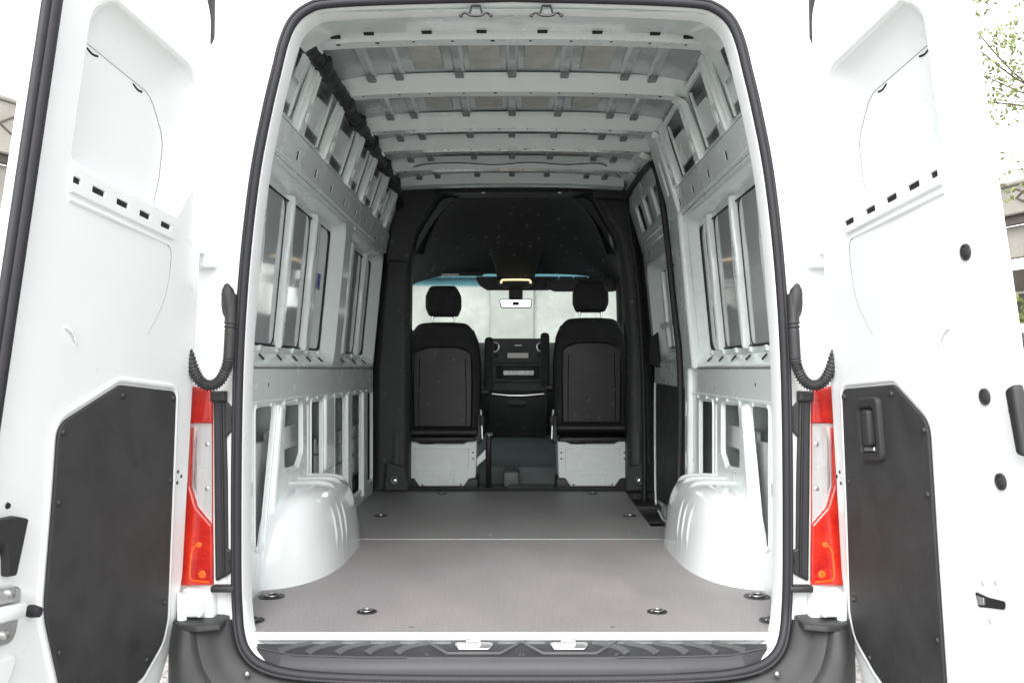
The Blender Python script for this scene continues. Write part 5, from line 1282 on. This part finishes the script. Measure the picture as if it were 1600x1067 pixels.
# tree beyond the right-hand door
def tree(x, y, h, label):
    root = bpy.data.objects.new('street_tree', None); link(root); root.location = (x, y, 0)
    tag(root, label, 'tree')
    parts = [tube_geo(spline([(0, 0, 0), (0.05, 0.02, h * .25), (-0.05, 0.0, h * .5), (0.05, 0.1, h * .8)], 5), [0.17 - 0.007 * i for i in range(16)], 8)]
    tips = []
    for k in range(16):
        a = random.uniform(0, 6.28); z0 = h * random.uniform(0.42, 0.80); ln = random.uniform(1.2, 2.3)
        end = Vector((math.cos(a) * ln, math.sin(a) * ln, z0 + random.uniform(0.3, 1.3)))
        mid = Vector((math.cos(a) * ln * .5, math.sin(a) * ln * .5, z0 + 0.2))
        parts.append(tube_geo(spline([(0, 0, z0), mid, end], 4), [0.026 - 0.002 * i for i in range(9)], 5))
        tips += [mid.lerp(end, t) for t in (0.2, 0.5, 0.8, 1.0)]
    V, F = join_geo(parts); build('trunk', V, F, 'bark', root)
    V, F = [], []
    for t in tips:
        for k in range(6):
            c = t + Vector((random.gauss(0, .42), random.gauss(0, .42), random.gauss(0, .30)))
            for j in range(11):
                p = c + Vector((random.gauss(0, .17), random.gauss(0, .17), random.gauss(0, .11)))
                n_ = Vector((random.gauss(0, 1), random.gauss(0, 1), random.gauss(0.6, 1))).normalized(); u = n_.orthogonal().normalized(); v = n_.cross(u)
                a = random.uniform(0, 6.28); u, v = u * math.cos(a) + v * math.sin(a), v * math.cos(a) - u * math.sin(a)
                ln = random.uniform(.04, .075); b = len(V)
                V += [p - u * ln, p + v * ln * .45 + n_ * .01, p + u * ln, p - v * ln * .45 + n_ * .01]; F.append((b, b + 1, b + 2, b + 3))
    build('crown', V, F, 'leaf_a', root, smooth=False)
tree(10.5, 14.5, 8.6, 'leafy green tree standing past the right-hand door')
# low shrub below the deck
sv, sf = [], []
for k in range(2600):
    p = Vector((random.gauss(0, .9), random.gauss(0, .4), abs(random.gauss(.9, .45))))
    n_ = Vector((random.gauss(0, 1), random.gauss(0, 1), random.gauss(0.5, 1))).normalized(); u = n_.orthogonal().normalized(); v = n_.cross(u); ln = .09; b = len(sv)
    sv += [p - u * ln, p + v * ln * .5, p + u * ln, p - v * ln * .5]; sf.append((b, b + 1, b + 2, b + 3))
sh = build('shrub', sv, sf, 'leaf_a', None, smooth=False); sh.location = (11.5, 18, 1.1)
tag(sh, 'small green shrub by the low concrete wall on the right', 'shrub')

# grey car parked beyond the right-hand door
car = bpy.data.objects.new('parked_car', None); link(car); car.location = (4.05, 3.6, 0)
tag(car, 'silver grey tall car parked beside the right-hand door', 'car')
def car_sec(y, hw, zr):     # cross section of body up to the belt
    return [(-hw + .06, y, .32), (-hw, y, .55), (-hw + .01, y, .95), (-hw + .06, y, zr), (hw - .06, y, zr), (hw - .01, y, .95), (hw, y, .55), (hw - .06, y, .32)]
loft('body', [car_sec(0.0, .82, 1.08), car_sec(0.12, .90, 1.16), car_sec(1.0, .93, 1.16), (car_sec(2.6, .93, 1.14)), car_sec(3.5, .92, 1.08), car_sec(4.35, .86, .92), car_sec(4.5, .74, .74)], 'car_paint', car, cap0=True, cap1=True, angle=45)
def roof_sec(y, hw, z): return [(-hw, y, z - .10), (-hw + .10, y, z - .02), (0, y, z + .02), (hw - .10, y, z - .02), (hw, y, z - .10)]
loft('roof', [roof_sec(0.30, .66, 1.72), roof_sec(0.6, .70, 1.78), roof_sec(1.5, .72, 1.81), roof_sec(2.3, .70, 1.76)], 'car_paint', car, closed=False, angle=60)
for s in (-1, 1):
    loft('side_window', [[(s * .86, 0.22, 1.15), (s * .67, 0.38, 1.64)], [(s * .87, 1.3, 1.15), (s * .71, 1.3, 1.70)], [(s * .87, 2.9, 1.13), (s * .70, 2.25, 1.67)]], 'screen', car, closed=False)
    for y in (0.85, 3.55):
        g = lathe_geo([(0.2, -.10), (0.32, -.11), (0.35, -.08), (0.35, .08), (0.32, .11), (0.2, .10)], (s * .82, y, .35), 'X', 28)
        wh = build('wheel', g[0], g[1], 'tyre', car)
        lathe('rim', [(0.21, s * .10), (0.19, s * .09), (0.05, s * .10)], (s * .82, y, .35), 'X', 'steel', wh, n=24)
    box('tail_light', s * .62, s * .86, -0.02, 0.10, .92, 1.06, 'red_lens', car, 0.02)
loft('back_window', [[(-.80, 0.08, 1.14), (.80, 0.08, 1.14)], [(-.62, 0.32, 1.66), (.62, 0.32, 1.66)]], 'screen', car, closed=False)
loft('front_window', [[(-.82, 3.05, 1.13), (.82, 3.05, 1.13)], [(-.66, 2.3, 1.68), (.66, 2.3, 1.68)]], 'screen', car, closed=False)
